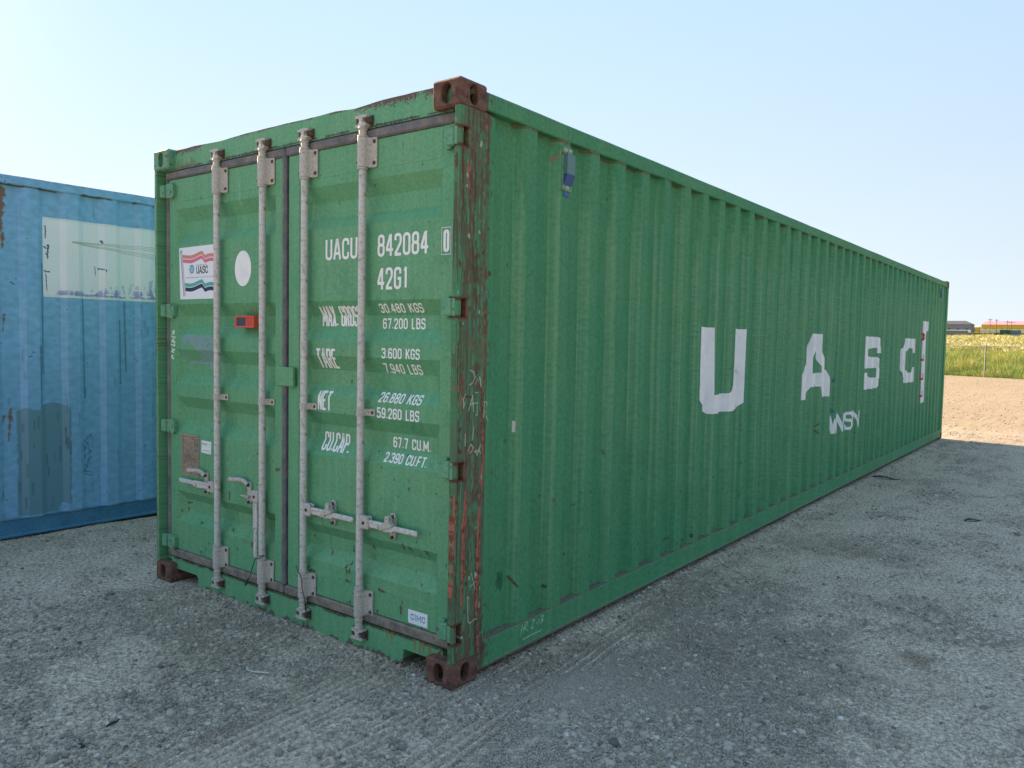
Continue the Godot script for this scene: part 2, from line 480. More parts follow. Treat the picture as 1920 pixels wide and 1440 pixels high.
const DARK = [[-0.004, 2.277, -0.004, 2.224], [-0.023, 2.294, -0.029, 2.053], [-0.098, 2.298, -0.101, 2.063], [-0.022, 2.043, -0.023, 2.010], [-0.015, 1.501, -0.011, 1.366], [-0.044, 1.275, -0.100, 1.261], [-0.164, 1.293, -0.168, 1.130], [-0.020, 0.685, -0.016, 0.409], [-0.184, 0.940, -0.167, 0.634], [-0.148, 0.637, -0.151, 0.110], [-0.129, 2.482, -0.131, 2.383], [-0.056, 2.465, -0.058, 2.389]]
const WALLMARK = [[-1.386, 0.630, -1.429, 0.623], [-1.104, 0.361, -1.130, 0.367], [-1.648, 0.311, -1.667, 0.320], [-2.208, 0.551, -2.271, 0.557], [-1.124, 0.186, -1.128, 0.212], [-0.436, 0.392, -0.471, 0.340], [-2.753, 0.180, -2.788, 0.212], [-2.075, 0.244, -2.120, 0.259]]

func paint_door_end() -> ImageTexture:
	var p := Paint.new(1280, 1360, M.noise)
	var rust := rgb(92, 60, 48)
	paint_base(p, rgb(94, 158, 116), rgb(114, 174, 134), rgb(118, 158, 116), rgb(88, 118, 94), 3, 0.30)
	var r := RandomNumberGenerator.new()
	r.seed = 5
	# pale runs down the panels and darker rubbed patches
	for i in 90:
		var x := r.randf_range(0.1, 2.36); var y := r.randf_range(0.5, 2.5)
		p.seg(dp(x, y), dp(x + r.randf_range(-0.004, 0.004), y - r.randf_range(0.1, 0.6)), r.randf_range(1, 4), 0.4, rgb(126, 180, 142), 0.16, 0.5)
	for i in 46:
		p.blob(dp(r.randf_range(0.1, 2.36), 0).x, dp(0, r.randf_range(0.15, 1.9)).y, r.randf_range(4, 30), r.randf_range(8, 40), rgb(66, 136, 98), 0.28, 1.0)
	for i in 170:   # hairline scratches
		var x := r.randf_range(0.1, 2.36); var y := r.randf_range(0.2, 2.42)
		var l := r.randf_range(0.01, 0.1)
		p.seg(dp(x, y), dp(x + r.randf_range(-l, l), y - l * r.randf_range(0.3, 1.0)), 0.7, 0.3, rgb(132, 176, 146) if r.randf() < 0.6 else rgb(40, 74, 58), 0.5)
	for i in 150:   # chips
		var x := r.randf_range(0.1, 2.36); var y := r.randf_range(0.1, 1.0) if r.randf() < 0.6 else r.randf_range(0.1, 2.5)
		p.blob(dp(x, y).x, dp(x, y).y, r.randf_range(0.8, 2.6), r.randf_range(1.2, 5.0), rgb(58, 62, 52), 0.75, 0.7)
	for c in CHIPS:
		p.seg(dp(c[0], c[1]), dp(c[2], c[3]), 4.2, 2.6, rgb(84, 74, 58), 0.9, 1.0)
	# rust along the header's top edge and where the seal meets the header and the sill
	for i in 90:
		var x := r.randf_range(0.0, 2.44)
		var wide := 16.0 if (x < 0.4 or x > 1.75) else 6.0
		p.seg(dp(x, 2.59), dp(x + r.randf_range(0.0, 0.1), 2.585), wide * r.randf_range(0.3, 1.2), wide * r.randf_range(0.3, 1.0), rgb(96, 72, 62), 0.85, 1.0)
		p.seg(dp(x, 2.478), dp(x + 0.05, 2.478), r.randf_range(1, 4), 2.0, rgb(64, 60, 56), 0.8, 1.2)
		p.seg(dp(x, 0.142), dp(x + 0.05, 0.142), r.randf_range(1, 3), 2.0, rgb(78, 66, 54), 0.8, 1.2)
	for i in 10:
		p.seg(dp(0.2 + i * 0.02, 2.48), dp(0.2 + i * 0.02, 2.48 + r.randf_range(0.01, 0.05)), 6.0, 2.0, rgb(112, 92, 74), 0.6, 1.0)
	# ochre runs and bare patches on the sill
	for a in [[2.02, 0.05], [1.99, 0.03], [2.2, 0.05], [2.22, 0.04], [1.78, 0.03], [2.26, 0.05], [2.17, 0.04]]:
		p.seg(dp(a[0], 0.145), dp(a[0] + 0.002, 0.145 - a[1]), 5.0, 2.0, rgb(136, 110, 62), 0.8, 0.9)
	for i in 40:
		var x := r.randf_range(0.3, 2.4)
		p.blob(dp(x, 0).x, dp(0, 0.02).y, r.randf_range(4, 22), r.randf_range(2, 9), rgb(96, 86, 76), 0.85, 1.0)
	for i in 14:
		p.blob(dp(2.30 + r.randf() * 0.12, 0).x, dp(0, 0.10 + r.randf() * 0.05).y, 11, 9, rgb(116, 74, 60), 0.8, 1.0)
	# rust beside the posts
	for y in range(0, 60):
		p.seg(dp(2.428, y * 0.042), dp(2.43, y * 0.042 + 0.06), r.randf_range(0, 7), r.randf_range(0, 6), rgb(100, 66, 54) if r.randf() < 0.6 else rgb(150, 84, 72), 0.8, 1.2)
		p.seg(dp(0.006, y * 0.042), dp(0.006, y * 0.042 + 0.06), r.randf_range(0, 6), r.randf_range(0, 6), rgb(110, 90, 74), 0.8, 1.2)
	# runs below the handle keepers
	for a in [[0.93, 0.575], [0.9, 0.57], [0.96, 0.56], [0.7, 0.56], [1.5, 0.6]]:
		p.line([dp(a[0], a[1]), dp(a[0] + 0.02, a[1] - 0.07), dp(a[0] + 0.03, a[1] - 0.16)], 1.6, rgb(96, 98, 66), 0.7, 0.8)
	for i in 60:
		p.seg(dp(0.82 + r.randf() * 0.3, 0.54), dp(0.82 + r.randf() * 0.3, 0.36), 3.0, 5.0, rgb(106, 138, 98), 0.1, 0.8)
	# torn label
	var pl := PackedVector2Array()
	for i in range(0, RESIDUE.size(), 2): pl.append(dp(RESIDUE[i], RESIDUE[i + 1]))
	p.poly(pl, rgb(128, 152, 164), 0.8, 9.0, 0.75)
	pl.clear()
	for i in range(0, RESHOLE.size(), 2): pl.append(dp(RESHOLE[i], RESHOLE[i + 1]))
	p.poly(pl, rgb(94, 158, 116), 0.95, 6.0)
	# pen scribble on the hinge stile
	for s in SCRIB:
		var l := []
		for i in range(0, s.size(), 2): l.append(dp(s[i], s[i + 1]))
		p.line(l, 2.0, rgb(222, 228, 222), 0.95, 0.2)
	# long pale scratch marks
	for s in [[0.42, 2.0, 0.39, 2.07], [1.7, 2.1, 1.8, 2.07], [0.62, 2.33, 0.62, 2.36], [0.79, 2.22, 0.8, 2.36], [0.77, 2.06, 0.8, 2.1], [0.87, 0.82, 0.9, 0.86], [0.6, 0.24, 0.65, 0.31]]:
		p.seg(dp(s[0], s[1]), dp(s[2], s[3]), 1.4, 0.6, rgb(150, 196, 170), 0.7, 0.4)
	return p.tex()

func paint_side() -> ImageTexture:
	var p := Paint.new(2048, 1024, M.noise)
	paint_base(p, rgb(78, 144, 104), rgb(96, 160, 120), rgb(108, 148, 102), rgb(80, 110, 88), 2, 0.2)
	var r := RandomNumberGenerator.new()
	r.seed = 9
	for i in 260:   # runs and rubbed streaks
		var z := -12.0 * pow(r.randf(), 1.8) - 0.22; var y := r.randf_range(0.5, 2.5)
		p.seg(sp(z, y), sp(z, y - r.randf_range(0.15, 0.9)), r.randf_range(0.8, 4), 0.5, rgb(128, 174, 138) if r.randf() < 0.6 else rgb(66, 130, 96), 0.16, 0.5, sratio(z))
	for i in 120:
		var z := -12.0 * pow(r.randf(), 1.6) - 0.22; var y := r.randf_range(0.17, 0.8) if r.randf() < 0.6 else r.randf_range(0.2, 2.4)
		p.blob(sp(z, y).x, sp(z, y).y, r.randf_range(1, 4) * sratio(z), r.randf_range(1, 5), rgb(54, 62, 52) if r.randf() < 0.7 else rgb(112, 74, 58), 0.75, 0.8)
	for i in 30:
		var z := -3.0 * r.randf() - 0.25; var y := r.randf_range(0.2, 1.7)
		p.blob(sp(z, y).x, sp(z, y).y, r.randf_range(10, 50), r.randf_range(10, 60), rgb(64, 132, 96), 0.22, 1.0)
	for i in 90:
		var z := -8.0 * pow(r.randf(), 1.5) - 0.25; var y := r.randf_range(0.17, 2.4)
		var l := r.randf_range(0.01, 0.12)
		p.seg(sp(z, y), sp(z - r.randf_range(-l, l), y - l * 0.6), 0.7, 0.4, rgb(128, 168, 138) if r.randf() < 0.5 else rgb(38, 74, 58), 0.55)
	# the top rail: rubbed edges, brown top
	for i in 160:
		var z := -12.1 * pow(i / 160.0, 1.6) - 0.1
		p.seg(sp(z, 2.585), sp(z - 0.1, 2.58), r.randf_range(1, 5), r.randf_range(1, 4), rgb(112, 92, 78), 0.8, 1.0)
		if r.randf() < 0.5:
			p.seg(sp(z, 2.57), sp(z, r.randf_range(2.48, 2.54)), r.randf_range(1.0, 3.0), 0.6, rgb(96, 108, 88), 0.5, 0.6, sratio(z))
		if r.randf() < 0.35:
			p.seg(sp(z, 2.482), sp(z - 0.08, 2.482), 2.5, 1.5, rgb(124, 84, 68), 0.75, 1.0)
	# light on the door-facing ramps painted in as paler strokes; creases rubbed pale
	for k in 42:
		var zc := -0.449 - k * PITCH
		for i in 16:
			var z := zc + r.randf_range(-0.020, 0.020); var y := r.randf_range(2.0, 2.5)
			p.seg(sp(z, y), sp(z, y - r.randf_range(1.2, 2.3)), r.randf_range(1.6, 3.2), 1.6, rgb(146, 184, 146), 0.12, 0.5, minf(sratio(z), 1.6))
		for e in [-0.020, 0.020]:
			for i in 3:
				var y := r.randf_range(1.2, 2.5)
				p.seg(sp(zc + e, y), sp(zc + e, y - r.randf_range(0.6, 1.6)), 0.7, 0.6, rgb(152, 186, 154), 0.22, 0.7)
	# the corner post: rubbed lines, bare rust, red primer
	for i in 110:
		var z := -r.randf_range(0.006, 0.2); var y := r.randf_range(0.2, 2.4)
		p.seg(sp(z, y), sp(z - r.randf_range(-0.004, 0.004), y - r.randf_range(0.05, 0.5)), r.randf_range(0.5, 1.6), 0.5, [rgb(44, 104, 80), rgb(110, 142, 112), rgb(104, 96, 82), rgb(122, 150, 122)][i % 4], 0.6, 0.6, sratio(z))
	for i in 26:
		var z := -r.randf_range(0.01, 0.2)
		p.seg(sp(z, 2.48), sp(z, 2.48 - r.randf_range(0.03, 0.22)), r.randf_range(2, 5), 1.0, rgb(104, 84, 72), 0.35, 0.9, minf(sratio(z), 3.0))
		p.blob(sp(z, 0).x, sp(0, 0.105 + r.randf() * 0.02).y, r.randf_range(4, 12), r.randf_range(3, 10), rgb(112, 74, 62), 0.8, 1.0)
	for i in 150:
		var z := -r.randf_range(0.004, 0.2)
		p.blob(sp(z, 0).x, sp(0, r.randf_range(0.1, 2.5)).y, r.randf_range(8, 26), r.randf_range(12, 60), [rgb(112, 88, 74), rgb(96, 66, 56), rgb(104, 100, 82)][i % 3], 0.40, 1.0)
	for i in 420:
		var z := -0.205 * pow(r.randf(), 1.4) - 0.003; var y := r.randf_range(0.15, 2.5)
		p.seg(sp(z, y), sp(z - r.randf_range(-0.003, 0.003), y - r.randf_range(0.04, 0.4)), r.randf_range(0.8, 2.6), 0.5, [rgb(112, 90, 74), rgb(98, 112, 88), rgb(92, 68, 58), rgb(92, 108, 84)][i % 4], 0.5, 0.9, minf(sratio(z), 3.0))
	for s in DARK:
		for i in range(0, s.size() - 3, 2):
			p.seg(sp(s[i], s[i + 1]), sp(s[i + 2], s[i + 3]), 2.0, 1.6, rgb(98, 64, 56), 0.8, 1.0, minf(sratio(s[i]), 3.4) * 0.8)
	for s in SCRAPE:
		for i in range(0, s.size() - 3, 2):
			var rt := minf(sratio(s[i]), 3.4)
			var n := int(absf(s[i + 1] - s[i + 3]) / 0.008) + 1
			for k in n:
				var t := (k + r.randf()) / n
				var z := lerpf(s[i], s[i + 2], t) + r.randf_range(-0.003, 0.003)
				var y := lerpf(s[i + 1], s[i + 3], t)
				var c := rgb(184, 106, 92) if r.randf() < 0.75 else rgb(130, 68, 58)
				p.seg(sp(z, y), sp(z + r.randf_range(-0.002, 0.002), y - r.randf_range(0.004, 0.022)), r.randf_range(1.2, 5.4) * (1.0 if y < 1.1 else 0.7), 0.8, c, 0.95, 1.0, rt * 0.75)
			p.seg(sp(s[i] - 0.003, s[i + 1]), sp(s[i + 2] - 0.003, s[i + 3]), 0.7, 0.5, rgb(96, 50, 44), 0.9, 1.4, rt * 0.6)
	for sl in [[0.199, 0.282], [0.911, 0.984], [1.604, 1.680], [2.314, 2.390]]:
		for y in sl:
			p.seg(sp(-0.004, y), sp(-0.062, y), 3.0, 3.4, rgb(92, 58, 50), 0.9, 1.0, 2.0)
		p.seg(sp(-0.061, sl[0]), sp(-0.061, sl[1]), 1.8, 1.6, rgb(150, 86, 74), 0.9, 1.0, 2.0)
		p.seg(sp(-0.02, sl[0] - 0.01), sp(-0.022, sl[0] - 0.12), 3.0, 1.0, rgb(92, 58, 50), 0.85, 1.0, 2.0)
	for i in 60:
		var z := -r.randf_range(0.008, 0.21); var y := r.randf_range(0.15, 2.45)
		p.blob(sp(z, y).x, sp(z, y).y, r.randf_range(1, 3) * sratio(z), r.randf_range(1, 5), [rgb(158, 90, 80), rgb(96, 58, 48), rgb(170, 190, 176)][i % 3], 0.9, 0.9)
	for s in CHALK:
		var l := []
		for i in range(0, s.size(), 2): l.append(sp(s[i], s[i + 1]))
		p.line(l, 0.85, rgb(200, 212, 194), 0.85, 0.5, minf(sratio(s[0]), 4.0))
	for s in WALLMARK:
		p.seg(sp(s[0], s[1]), sp(s[2], s[3]), 2.4, 1.2, rgb(92, 78, 58), 0.9, 0.8, sratio(s[0]))
	p.seg(sp(-0.704, 2.383), sp(-0.744, 2.411), 1.4, 1.8, rgb(176, 104, 96), 0.9, 0.6, sratio(-0.7))
	# torn tape below the A, scraped rust around the dent
	for q in [[-5.62, 1.2, -5.8, 1.17, -5.64, 1.06], [-5.62, 0.96, -5.84, 0.83, -5.62, 0.83]]:
		var pl := PackedVector2Array()
		for i in range(0, 6, 2): pl.append(sp(q[i], q[i + 1]))
		p.poly(pl, rgb(74, 110, 124), 0.85, 2.0)
	for q in [[-5.86, 1.25, -5.9, 0.7], [-6.2, 1.1, -6.23, 0.6], [-5.88, 1.15, -5.9, 0.9]]:
		p.seg(sp(q[0], q[1]), sp(q[2], q[3]), 2.4, 1.6, rgb(112, 110, 96), 0.8, 1.0)
	p.line([sp(-5.25, 0.78), sp(-5.16, 0.72), sp(-5.25, 0.66)], 1.2, rgb(96, 72, 50), 0.8, 0.5)
	# dark square smear low on the first flat
	p.poly(PackedVector2Array([sp(-0.35, 0.43), sp(-0.4, 0.43), sp(-0.4, 0.34), sp(-0.35, 0.34)]), rgb(36, 88, 64), 0.6, 10.0, 0.5)
	for i in 150:
		var z := -12.1 * pow(i / 150.0, 1.6) - 0.2
		p.seg(sp(z, 0.165), sp(z - 0.12, 0.165), r.randf_range(0.5, 2.5), 1.0, rgb(118, 108, 94), 0.75, 1.0)
		p.seg(sp(z, 0.04), sp(z - 0.12, 0.045), r.randf_range(1, 5), 2.0, rgb(108, 110, 98), 0.6, 1.0)
	return p.tex()

func bp(z: float, y: float, W := 1536, H := 512) -> Vector2:
	return Vector2((1.7 - z) / 12.2 * W, (1.0 - y / 2.62) * H)

func paint_blue() -> ImageTexture:
	var p := Paint.new(1536, 512, M.noise)
	paint_base(p, rgb(124, 178, 220), rgb(134, 186, 227), rgb(116, 168, 208), rgb(76, 104, 128), 3, 0.45)
	var r := RandomNumberGenerator.new()
	r.seed = 19
	var pl := PackedVector2Array([bp(0.16, 0.16), bp(0.16, 0.93), bp(0.12, 0.95), bp(0.02, 0.93), bp(-0.01, 0.97), bp(-0.1, 0.98), bp(-0.2, 0.94), bp(-0.2, 0.2), bp(-0.13, 0.22), bp(-0.12, 0.16)])
	p.poly(pl, rgb(100, 144, 164), 0.95, 1.2)
	for i in 40:
		var z := r.randf_range(-0.2, 0.15); var y := r.randf_range(0.2, 0.9)
		p.seg(bp(z, y), bp(z, y - r.randf_range(0.02, 0.12)), 0.5, 0.4, rgb(96, 148, 182) if r.randf() < 0.6 else rgb(52, 70, 84), 0.6)
	for q in [[0.24, 2.5, 0.245, 2.2, 5.0], [0.23, 2.2, 0.235, 2.08, 2.0], [0.23, 1.62, 0.24, 1.5, 1.2], [0.2, 0.95, 0.215, 0.72, 1.6], [0.245, 0.9, 0.25, 0.86, 1.8], [0.2, 0.9, 0.19, 0.86, 1.2]]:
		p.seg(bp(q[0], q[1]), bp(q[2], q[3]), q[4] * 0.7, q[4] * 0.3, rgb(124, 84, 66), 0.9, 1.0)
	for i in 90:
		var z := r.randf_range(-2.0, 1.5); var y := r.randf_range(0.16, 2.5)
		p.seg(bp(z, y), bp(z + r.randf_range(-0.01, 0.01), y - r.randf_range(0.02, 0.12)), 0.5, 0.4, rgb(70, 106, 136), 0.5)
	for q in [[0.0, 1.4, 0.0, 0.95], [-0.3, 1.8, -0.31, 1.0], [-0.62, 1.75, -0.63, 1.2], [-0.58, 1.6, -0.585, 1.1], [-0.02, 2.0, -0.015, 1.2]]:
		p.seg(bp(q[0], q[1]), bp(q[2], q[3]), 0.6, 0.5, rgb(42, 78, 108), 0.7, 0.3)
	for i in 16:
		p.seg(bp(-0.29 - r.randf() * 0.07, 0.72 - i * 0.02), bp(-0.3 - r.randf() * 0.07, 0.7 - i * 0.02), 0.8, 0.5, rgb(46, 88, 118), 0.6, 0.6)
	for i in 120:
		var z := 1.6 - i * 0.1
		p.seg(bp(z, 2.6), bp(z - 0.12, 2.6), r.randf_range(0.5, 2.0), 1.0, rgb(110, 92, 80), 0.75, 0.9)
		if r.randf() < 0.5: p.seg(bp(z, 2.535), bp(z - 0.12, 2.53), 1.0, 0.6, rgb(84, 72, 66), 0.8, 0.9)
		if r.randf() < 0.7: p.seg(bp(z, 0.15), bp(z - 0.12, 0.15), 0.8, 0.6, rgb(132, 134, 124), 0.75, 0.9)
	return p.tex()

# ------------------------------------------------------------------ lettering
# glyph: strokes; a stroke is [closed, x, y, corner radius, x, y, corner radius, ...] in a unit box
const GLYPH := {
	"0": [[1, 0, 0, .5, 1, 0, .5, 1, 1, .5, 0, 1, .5]],
	"O": [[1, 0, 0, .5, 1, 0, .5, 1, 1, .5, 0, 1, .5]],
	"1": [[0, .3, .84, 0, .62, 1, 0, .62, 0, 0]],
	"2": [[0, 0, .72, 0, 0, 1, .5, 1, 1, .5, 1, .6, .3, .02, .05, 0], [0, -.12, 0, 0, 1.1, 0, 0]],
	"3": [[0, 0, .76, 0, 0, 1, .5, 1, 1, .5, 1, .53, .3, .3, .53, 0], [0, .3, .53, 0, 1, .53, .3, 1, 0, .5, 0, 0, .5, 0, .24, 0]],
	"4": [[0, .74, -.06, 0, .74, 1.06, 0], [0, .62, 1, 0, -.02, .3, 0], [0, -.15, .26, 0, 1.2, .26, 0]],
	"5": [[0, 1.05, 1, 0, .05, 1, 0, .05, .5, 0], [0, .05, .58, 0, 1, .58, .45, 1, 0, .5, 0, 0, .5, 0, .22, 0]],
	"6": [[1, 0, 0, .5, 1, 0, .5, 1, .58, .4, 0, .58, .4], [0, 0, .4, 0, 0, 1, .5, 1, 1, .5, 1, .78, 0]],
	"7": [[0, -.12, 1, 0, 1, 1, 0, .38, -.06, 0]],
	"8": [[1, .04, .53, .4, .96, .53, .4, .96, 1, .45, .04, 1, .45], [1, 0, 0, .5, 1, 0, .5, 1, .53, .4, 0, .53, .4]],
	"9": [[1, 0, .42, .4, 1, .42, .4, 1, 1, .5, 0, 1, .5], [0, 1, .6, 0, 1, 0, .5, 0, 0, .5, 0, .22, 0]],
	"A": [[0, -.05, -.06, 0, .42, 1, 0, .58, 1, 0, 1.05, -.06, 0], [0, .2, .27, 0, .8, .27, 0]],
	"B": [[1, 0, 0, 0, 1, 0, .4, 1, .53, .3, 0, .53, 0], [1, 0, .53, 0, .95, .53, .3, .95, 1, .4, 0, 1, 0]],
	"C": [[0, 1, .7, 0, 1, 1, .5, 0, 1, .5, 0, 0, .5, 1, 0, .5, 1, .3, 0]],
	"E": [[0, 1, 1, 0, 0, 1, 0, 0, 0, 0, 1, 0, 0], [0, 0, .52, 0, .85, .52, 0]],
	"F": [[0, 1, 1, 0, 0, 1, 0, 0, -.06, 0], [0, 0, .5, 0, .85, .5, 0]],
	"G": [[0, 1, .72, 0, 1, 1, .5, 0, 1, .5, 0, 0, .5, 1, 0, .5, 1, .48, 0, .5, .48, 0]],
	"H": [[0, 0, -.06, 0, 0, 1.06, 0], [0, 1, -.06, 0, 1, 1.06, 0], [0, 0, .5, 0, 1, .5, 0]],
	"I": [[0, .5, -.06, 0, .5, 1.06, 0]],
	"K": [[0, 0, -.06, 0, 0, 1.06, 0], [0, 1.0, 1.04, 0, .05, .36, 0], [0, .4, .6, 0, 1.05, -.04, 0]],
	"L": [[0, 0, 1.06, 0, 0, 0, 0, 1, 0, 0]],
	"M": [[0, 0, -.06, 0, 0, 1, 0, .5, .25, 0, 1, 1, 0, 1, -.06, 0]],
	"N": [[0, 0, -.06, 0, 0, 1, 0, 1, 0, 0, 1, 1.06, 0]],
	"P": [[0, 0, -.06, 0, 0, 1, 0, 1, 1, .45, 1, .45, .45, 0, .45, 0]],
	"R": [[0, 0, -.06, 0, 0, 1, 0, 1, 1, .45, 1, .47, .45, 0, .47, 0], [0, .55, .47, 0, 1.02, -.06, 0]],
	"S": [[0, 1, .76, 0, 1, 1, .5, 0, 1, .5, 0, .53, .4, 1, .53, .4, 1, 0, .5, 0, 0, .5, 0, .24, 0]],
	"T": [[0, -.15, 1, 0, 1.15, 1, 0], [0, .5, 1, 0, .5, -.06, 0]],
	"U": [[0, 0, 1.06, 0, 0, 0, .5, 1, 0, .5, 1, 1.06, 0]],
	"V": [[0, 0, 1.06, 0, .5, 0, 0, 1, 1.06, 0]],
	"W": [[0, 0, 1.06, 0, .25, 0, 0, .5, .8, 0, .75, 0, 0, 1, 1.06, 0]],
	"X": [[0, 0, -.06, 0, 1, 1.06, 0], [0, 0, 1.06, 0, 1, -.06, 0]],
	".": [[0, 0, 0, 0, 0, .09, 0]],
}
const GLYPH_W := {"M": 1.45, "W": 1.7, "1": 0.7, ".": 0.01, "I": 0.3, "L": 0.85, "A": 1.1, " ": 0.5}

func glyph_paths(s: Array, gx: float, gw: float, gy: float, gh: float, sk := 0.0) -> PackedVector2Array:
	var pts := []
	for i in range(1, s.size(), 3):
		pts.append([Vector2(gx + s[i] * gw, gy + s[i + 1] * gh), s[i + 2] * gw])
	var closed: bool = s[0] == 1
	var out := PackedVector2Array()
	var m := pts.size()
	for i in m:
		var p: Vector2 = pts[i][0]
		var r: float = pts[i][1]
		if r <= 0.0 or (not closed and (i == 0 or i == m - 1)):
			out.append(p)
			continue
		var a: Vector2 = pts[(i + m - 1) % m][0]
		var b: Vector2 = pts[(i + 1) % m][0]
		r = minf(r, minf(p.distance_to(a), p.distance_to(b)) * 0.5)
		var s0 := p + (a - p).normalized() * r
		var s1 := p + (b - p).normalized() * r
		for k in 6:
			var t := k / 5.0
			# quadratic pulled out towards a circle
			var q := s0.lerp(p, t).lerp(p.lerp(s1, t), t)
			out.append(q)
	if closed:
		out.append(out[0])
	return out

func ribbon(path: PackedVector2Array, t: float) -> Array:
	# quads of a mitred stroke
	var m := path.size()
	var closed := path[0].distance_to(path[m - 1]) < 1e-6
	var lft := []
	var rgt := []
	for i in m:
		var din := Vector2.ZERO
		var dout := Vector2.ZERO
		if i > 0: din = (path[i] - path[i - 1]).normalized()
		elif closed: din = (path[0] - path[m - 2]).normalized()
		if i < m - 1: dout = (path[i + 1] - path[i]).normalized()
		elif closed: dout = (path[1] - path[0]).normalized()
		if din == Vector2.ZERO: din = dout
		if dout == Vector2.ZERO: dout = din
		var nn := (din.orthogonal() + dout.orthogonal())
		if nn.length() < 0.2: nn = din.orthogonal()
		nn = nn.normalized()
		var k := minf(1.0 / maxf(nn.dot(din.orthogonal()), 0.35), 2.2)
		lft.append(path[i] + nn * t * 0.5 * k)
		rgt.append(path[i] - nn * t * 0.5 * k)
	var out := []
	for i in m - 1:
		out.append(PackedVector2Array([lft[i], rgt[i], rgt[i + 1], lft[i + 1]]))
	return out

func split_sharp(path: PackedVector2Array, t: float) -> Array:
	# strokes that turn back sharply become separate strokes, each run on a little past the corner
	var out := []
	var cur := PackedVector2Array([path[0]])
	for i in range(1, path.size()):
		cur.append(path[i])
		if i < path.size() - 1:
			var a := (path[i] - path[i - 1]).normalized(); var b := (path[i + 1] - path[i]).normalized()
			if a.dot(b) < -0.2:
				cur[cur.size() - 1] = path[i] + a * t * 0.3
				out.append(cur)
				cur = PackedVector2Array([path[i] - b * t * 0.3])
	out.append(cur)
	return out

func text_quads(txt: String, x0: float, x1: float, y0: float, y1: float, weight := 0.15) -> Array:
	# [stroke order, quad] pairs that fill the box
	var t := (y1 - y0) * weight
	var total := 0.0
	var gap := 0.62
	for ch in txt: total += GLYPH_W.get(ch, 1.0) + gap
	total -= gap
	var unit := (x1 - x0 - t) / total
	var x := x0 + t * 0.5
	var out := []
	var word := 0
	for ch in txt:
		var gw: float = GLYPH_W.get(ch, 1.0)
		if GLYPH.has(ch):
			var k := 0
			for s in GLYPH[ch]:
				for piece in split_sharp(glyph_paths(s, x, gw * unit, y0 + t * 0.5, y1 - y0 - t), t):
					for q in ribbon(piece, t if ch != "." else t * 1.2):
						out.append([k, q, word])
					k += 1
		if ch == " ": word += 1
		x += (gw + gap) * unit
	return out

func clip_axis(poly: PackedVector2Array, axis: int, lo: float, hi: float) -> PackedVector2Array:
	var cur := poly
	for side in 2:
		var lim := lo if side == 0 else hi
		var nxt := PackedVector2Array()
		var m := cur.size()
		for i in m:
			var a := cur[i]; var b := cur[(i + 1) % m]
			var da := (a[axis] - lim) * (1.0 if side == 0 else -1.0)
			var db := (b[axis] - lim) * (1.0 if side == 0 else -1.0)
			if da >= 0: nxt.append(a)
			if (da > 0 and db < 0) or (da < 0 and db > 0):
				nxt.append(a.lerp(b, da / (da - db)))
		cur = nxt
		if cur.size() < 3: return PackedVector2Array()
	return cur

# --- shapes of the pressed panels
func door_z(y: float) -> float:
	for r in REC:
		if y < r[0] and y > r[3]:
			return DOOR_Z - REC_D * minf(1.0, minf((r[0] - y) / (r[0] - r[1]), (y - r[3]) / (r[2] - r[3])))
	return DOOR_Z

func wall_in(z: float) -> float:   # 0 on the outer flats, 1 on the inner ones; first ramp outward at z = -0.449
	if -z < 0.429 or -z > 11.95: return 1.0
	return fold(z)

func fold(z: float) -> float:
	var s := fposmod(-z - 0.429, PITCH)
	if s < 0.040: return 1.0 - s / 0.040
	if s < 0.125: return 0.0
	if s < 0.165: return (s - 0.125) / 0.040
	return 1.0

func wall_breaks(za: float, zb: float) -> Array:   # from za down to zb
	var out := [za]
	var k := -20
	while k < 80:
		for o in [0.0, 0.040, 0.125, 0.165]:
			var z: float = -(0.429 + k * PITCH + o)
			if z < za - 0.001 and z > zb + 0.001: out.append(z)
		k += 1
	out.append(zb)
	out.sort()
	out.reverse()
	return out

func wall_bulge(z: float, y: float, amp: float) -> float:
	var e := sin(clampf((y - 0.16) / 2.3, 0.0, 1.0) * PI)
	var b := nz.get_noise_2d(z * 0.55, y * 0.7 + 40.0) * amp + nz.get_noise_2d(z * 2.1 + 9.0, y * 1.6) * amp * 0.4
	b -= 0.028 * exp(-pow((z + 6.0) / 0.35, 2) - pow((y - 0.92) / 0.3, 2)) * (amp / 0.006)
	return b * e

func side_p(z: float, y: float, off := 0.0) -> Vector3:
	return Vector3(2.432 - WALL_D * wall_in(z) + wall_bulge(z, y, 0.006) + off, y, z)

func letters_on_side(mb: MB, polys: Array, off: float) -> void:
	# polys in (z, y); cut at the folds of the wall so that they lie on it
	for e in polys:
		var q: PackedVector2Array = e[1]
		var lo := q[0]; var hi := q[0]
		for p in q:
			lo = lo.min(p); hi = hi.max(p)
		var br := wall_breaks(hi.x + 0.0001, lo.x - 0.0001)
		for i in br.size() - 1:
			var strip := clip_axis(q, 0, br[i + 1], br[i])
			if strip.size() < 3: continue
			var yy := lo.y
			while yy < hi.y:
				var c := clip_axis(strip, 1, yy, yy + 0.1)
				yy += 0.1
				if c.size() < 3: continue
				var pts := []
				for p in c: pts.append(side_p(clampf(p.x, br[i + 1] + 1e-5, br[i] - 1e-5), p.y, off + 0.0003 * e[0]))
				for k in range(1, pts.size() - 1):
					var m: Vector3 = (pts[k] - pts[0]).cross(pts[k + 1] - pts[0])
					if m.length_squared() < 1e-14: continue
					if m.x > 0: mb.tri(pts[0], pts[k], pts[k + 1])
					else: mb.tri(pts[0], pts[k + 1], pts[k])

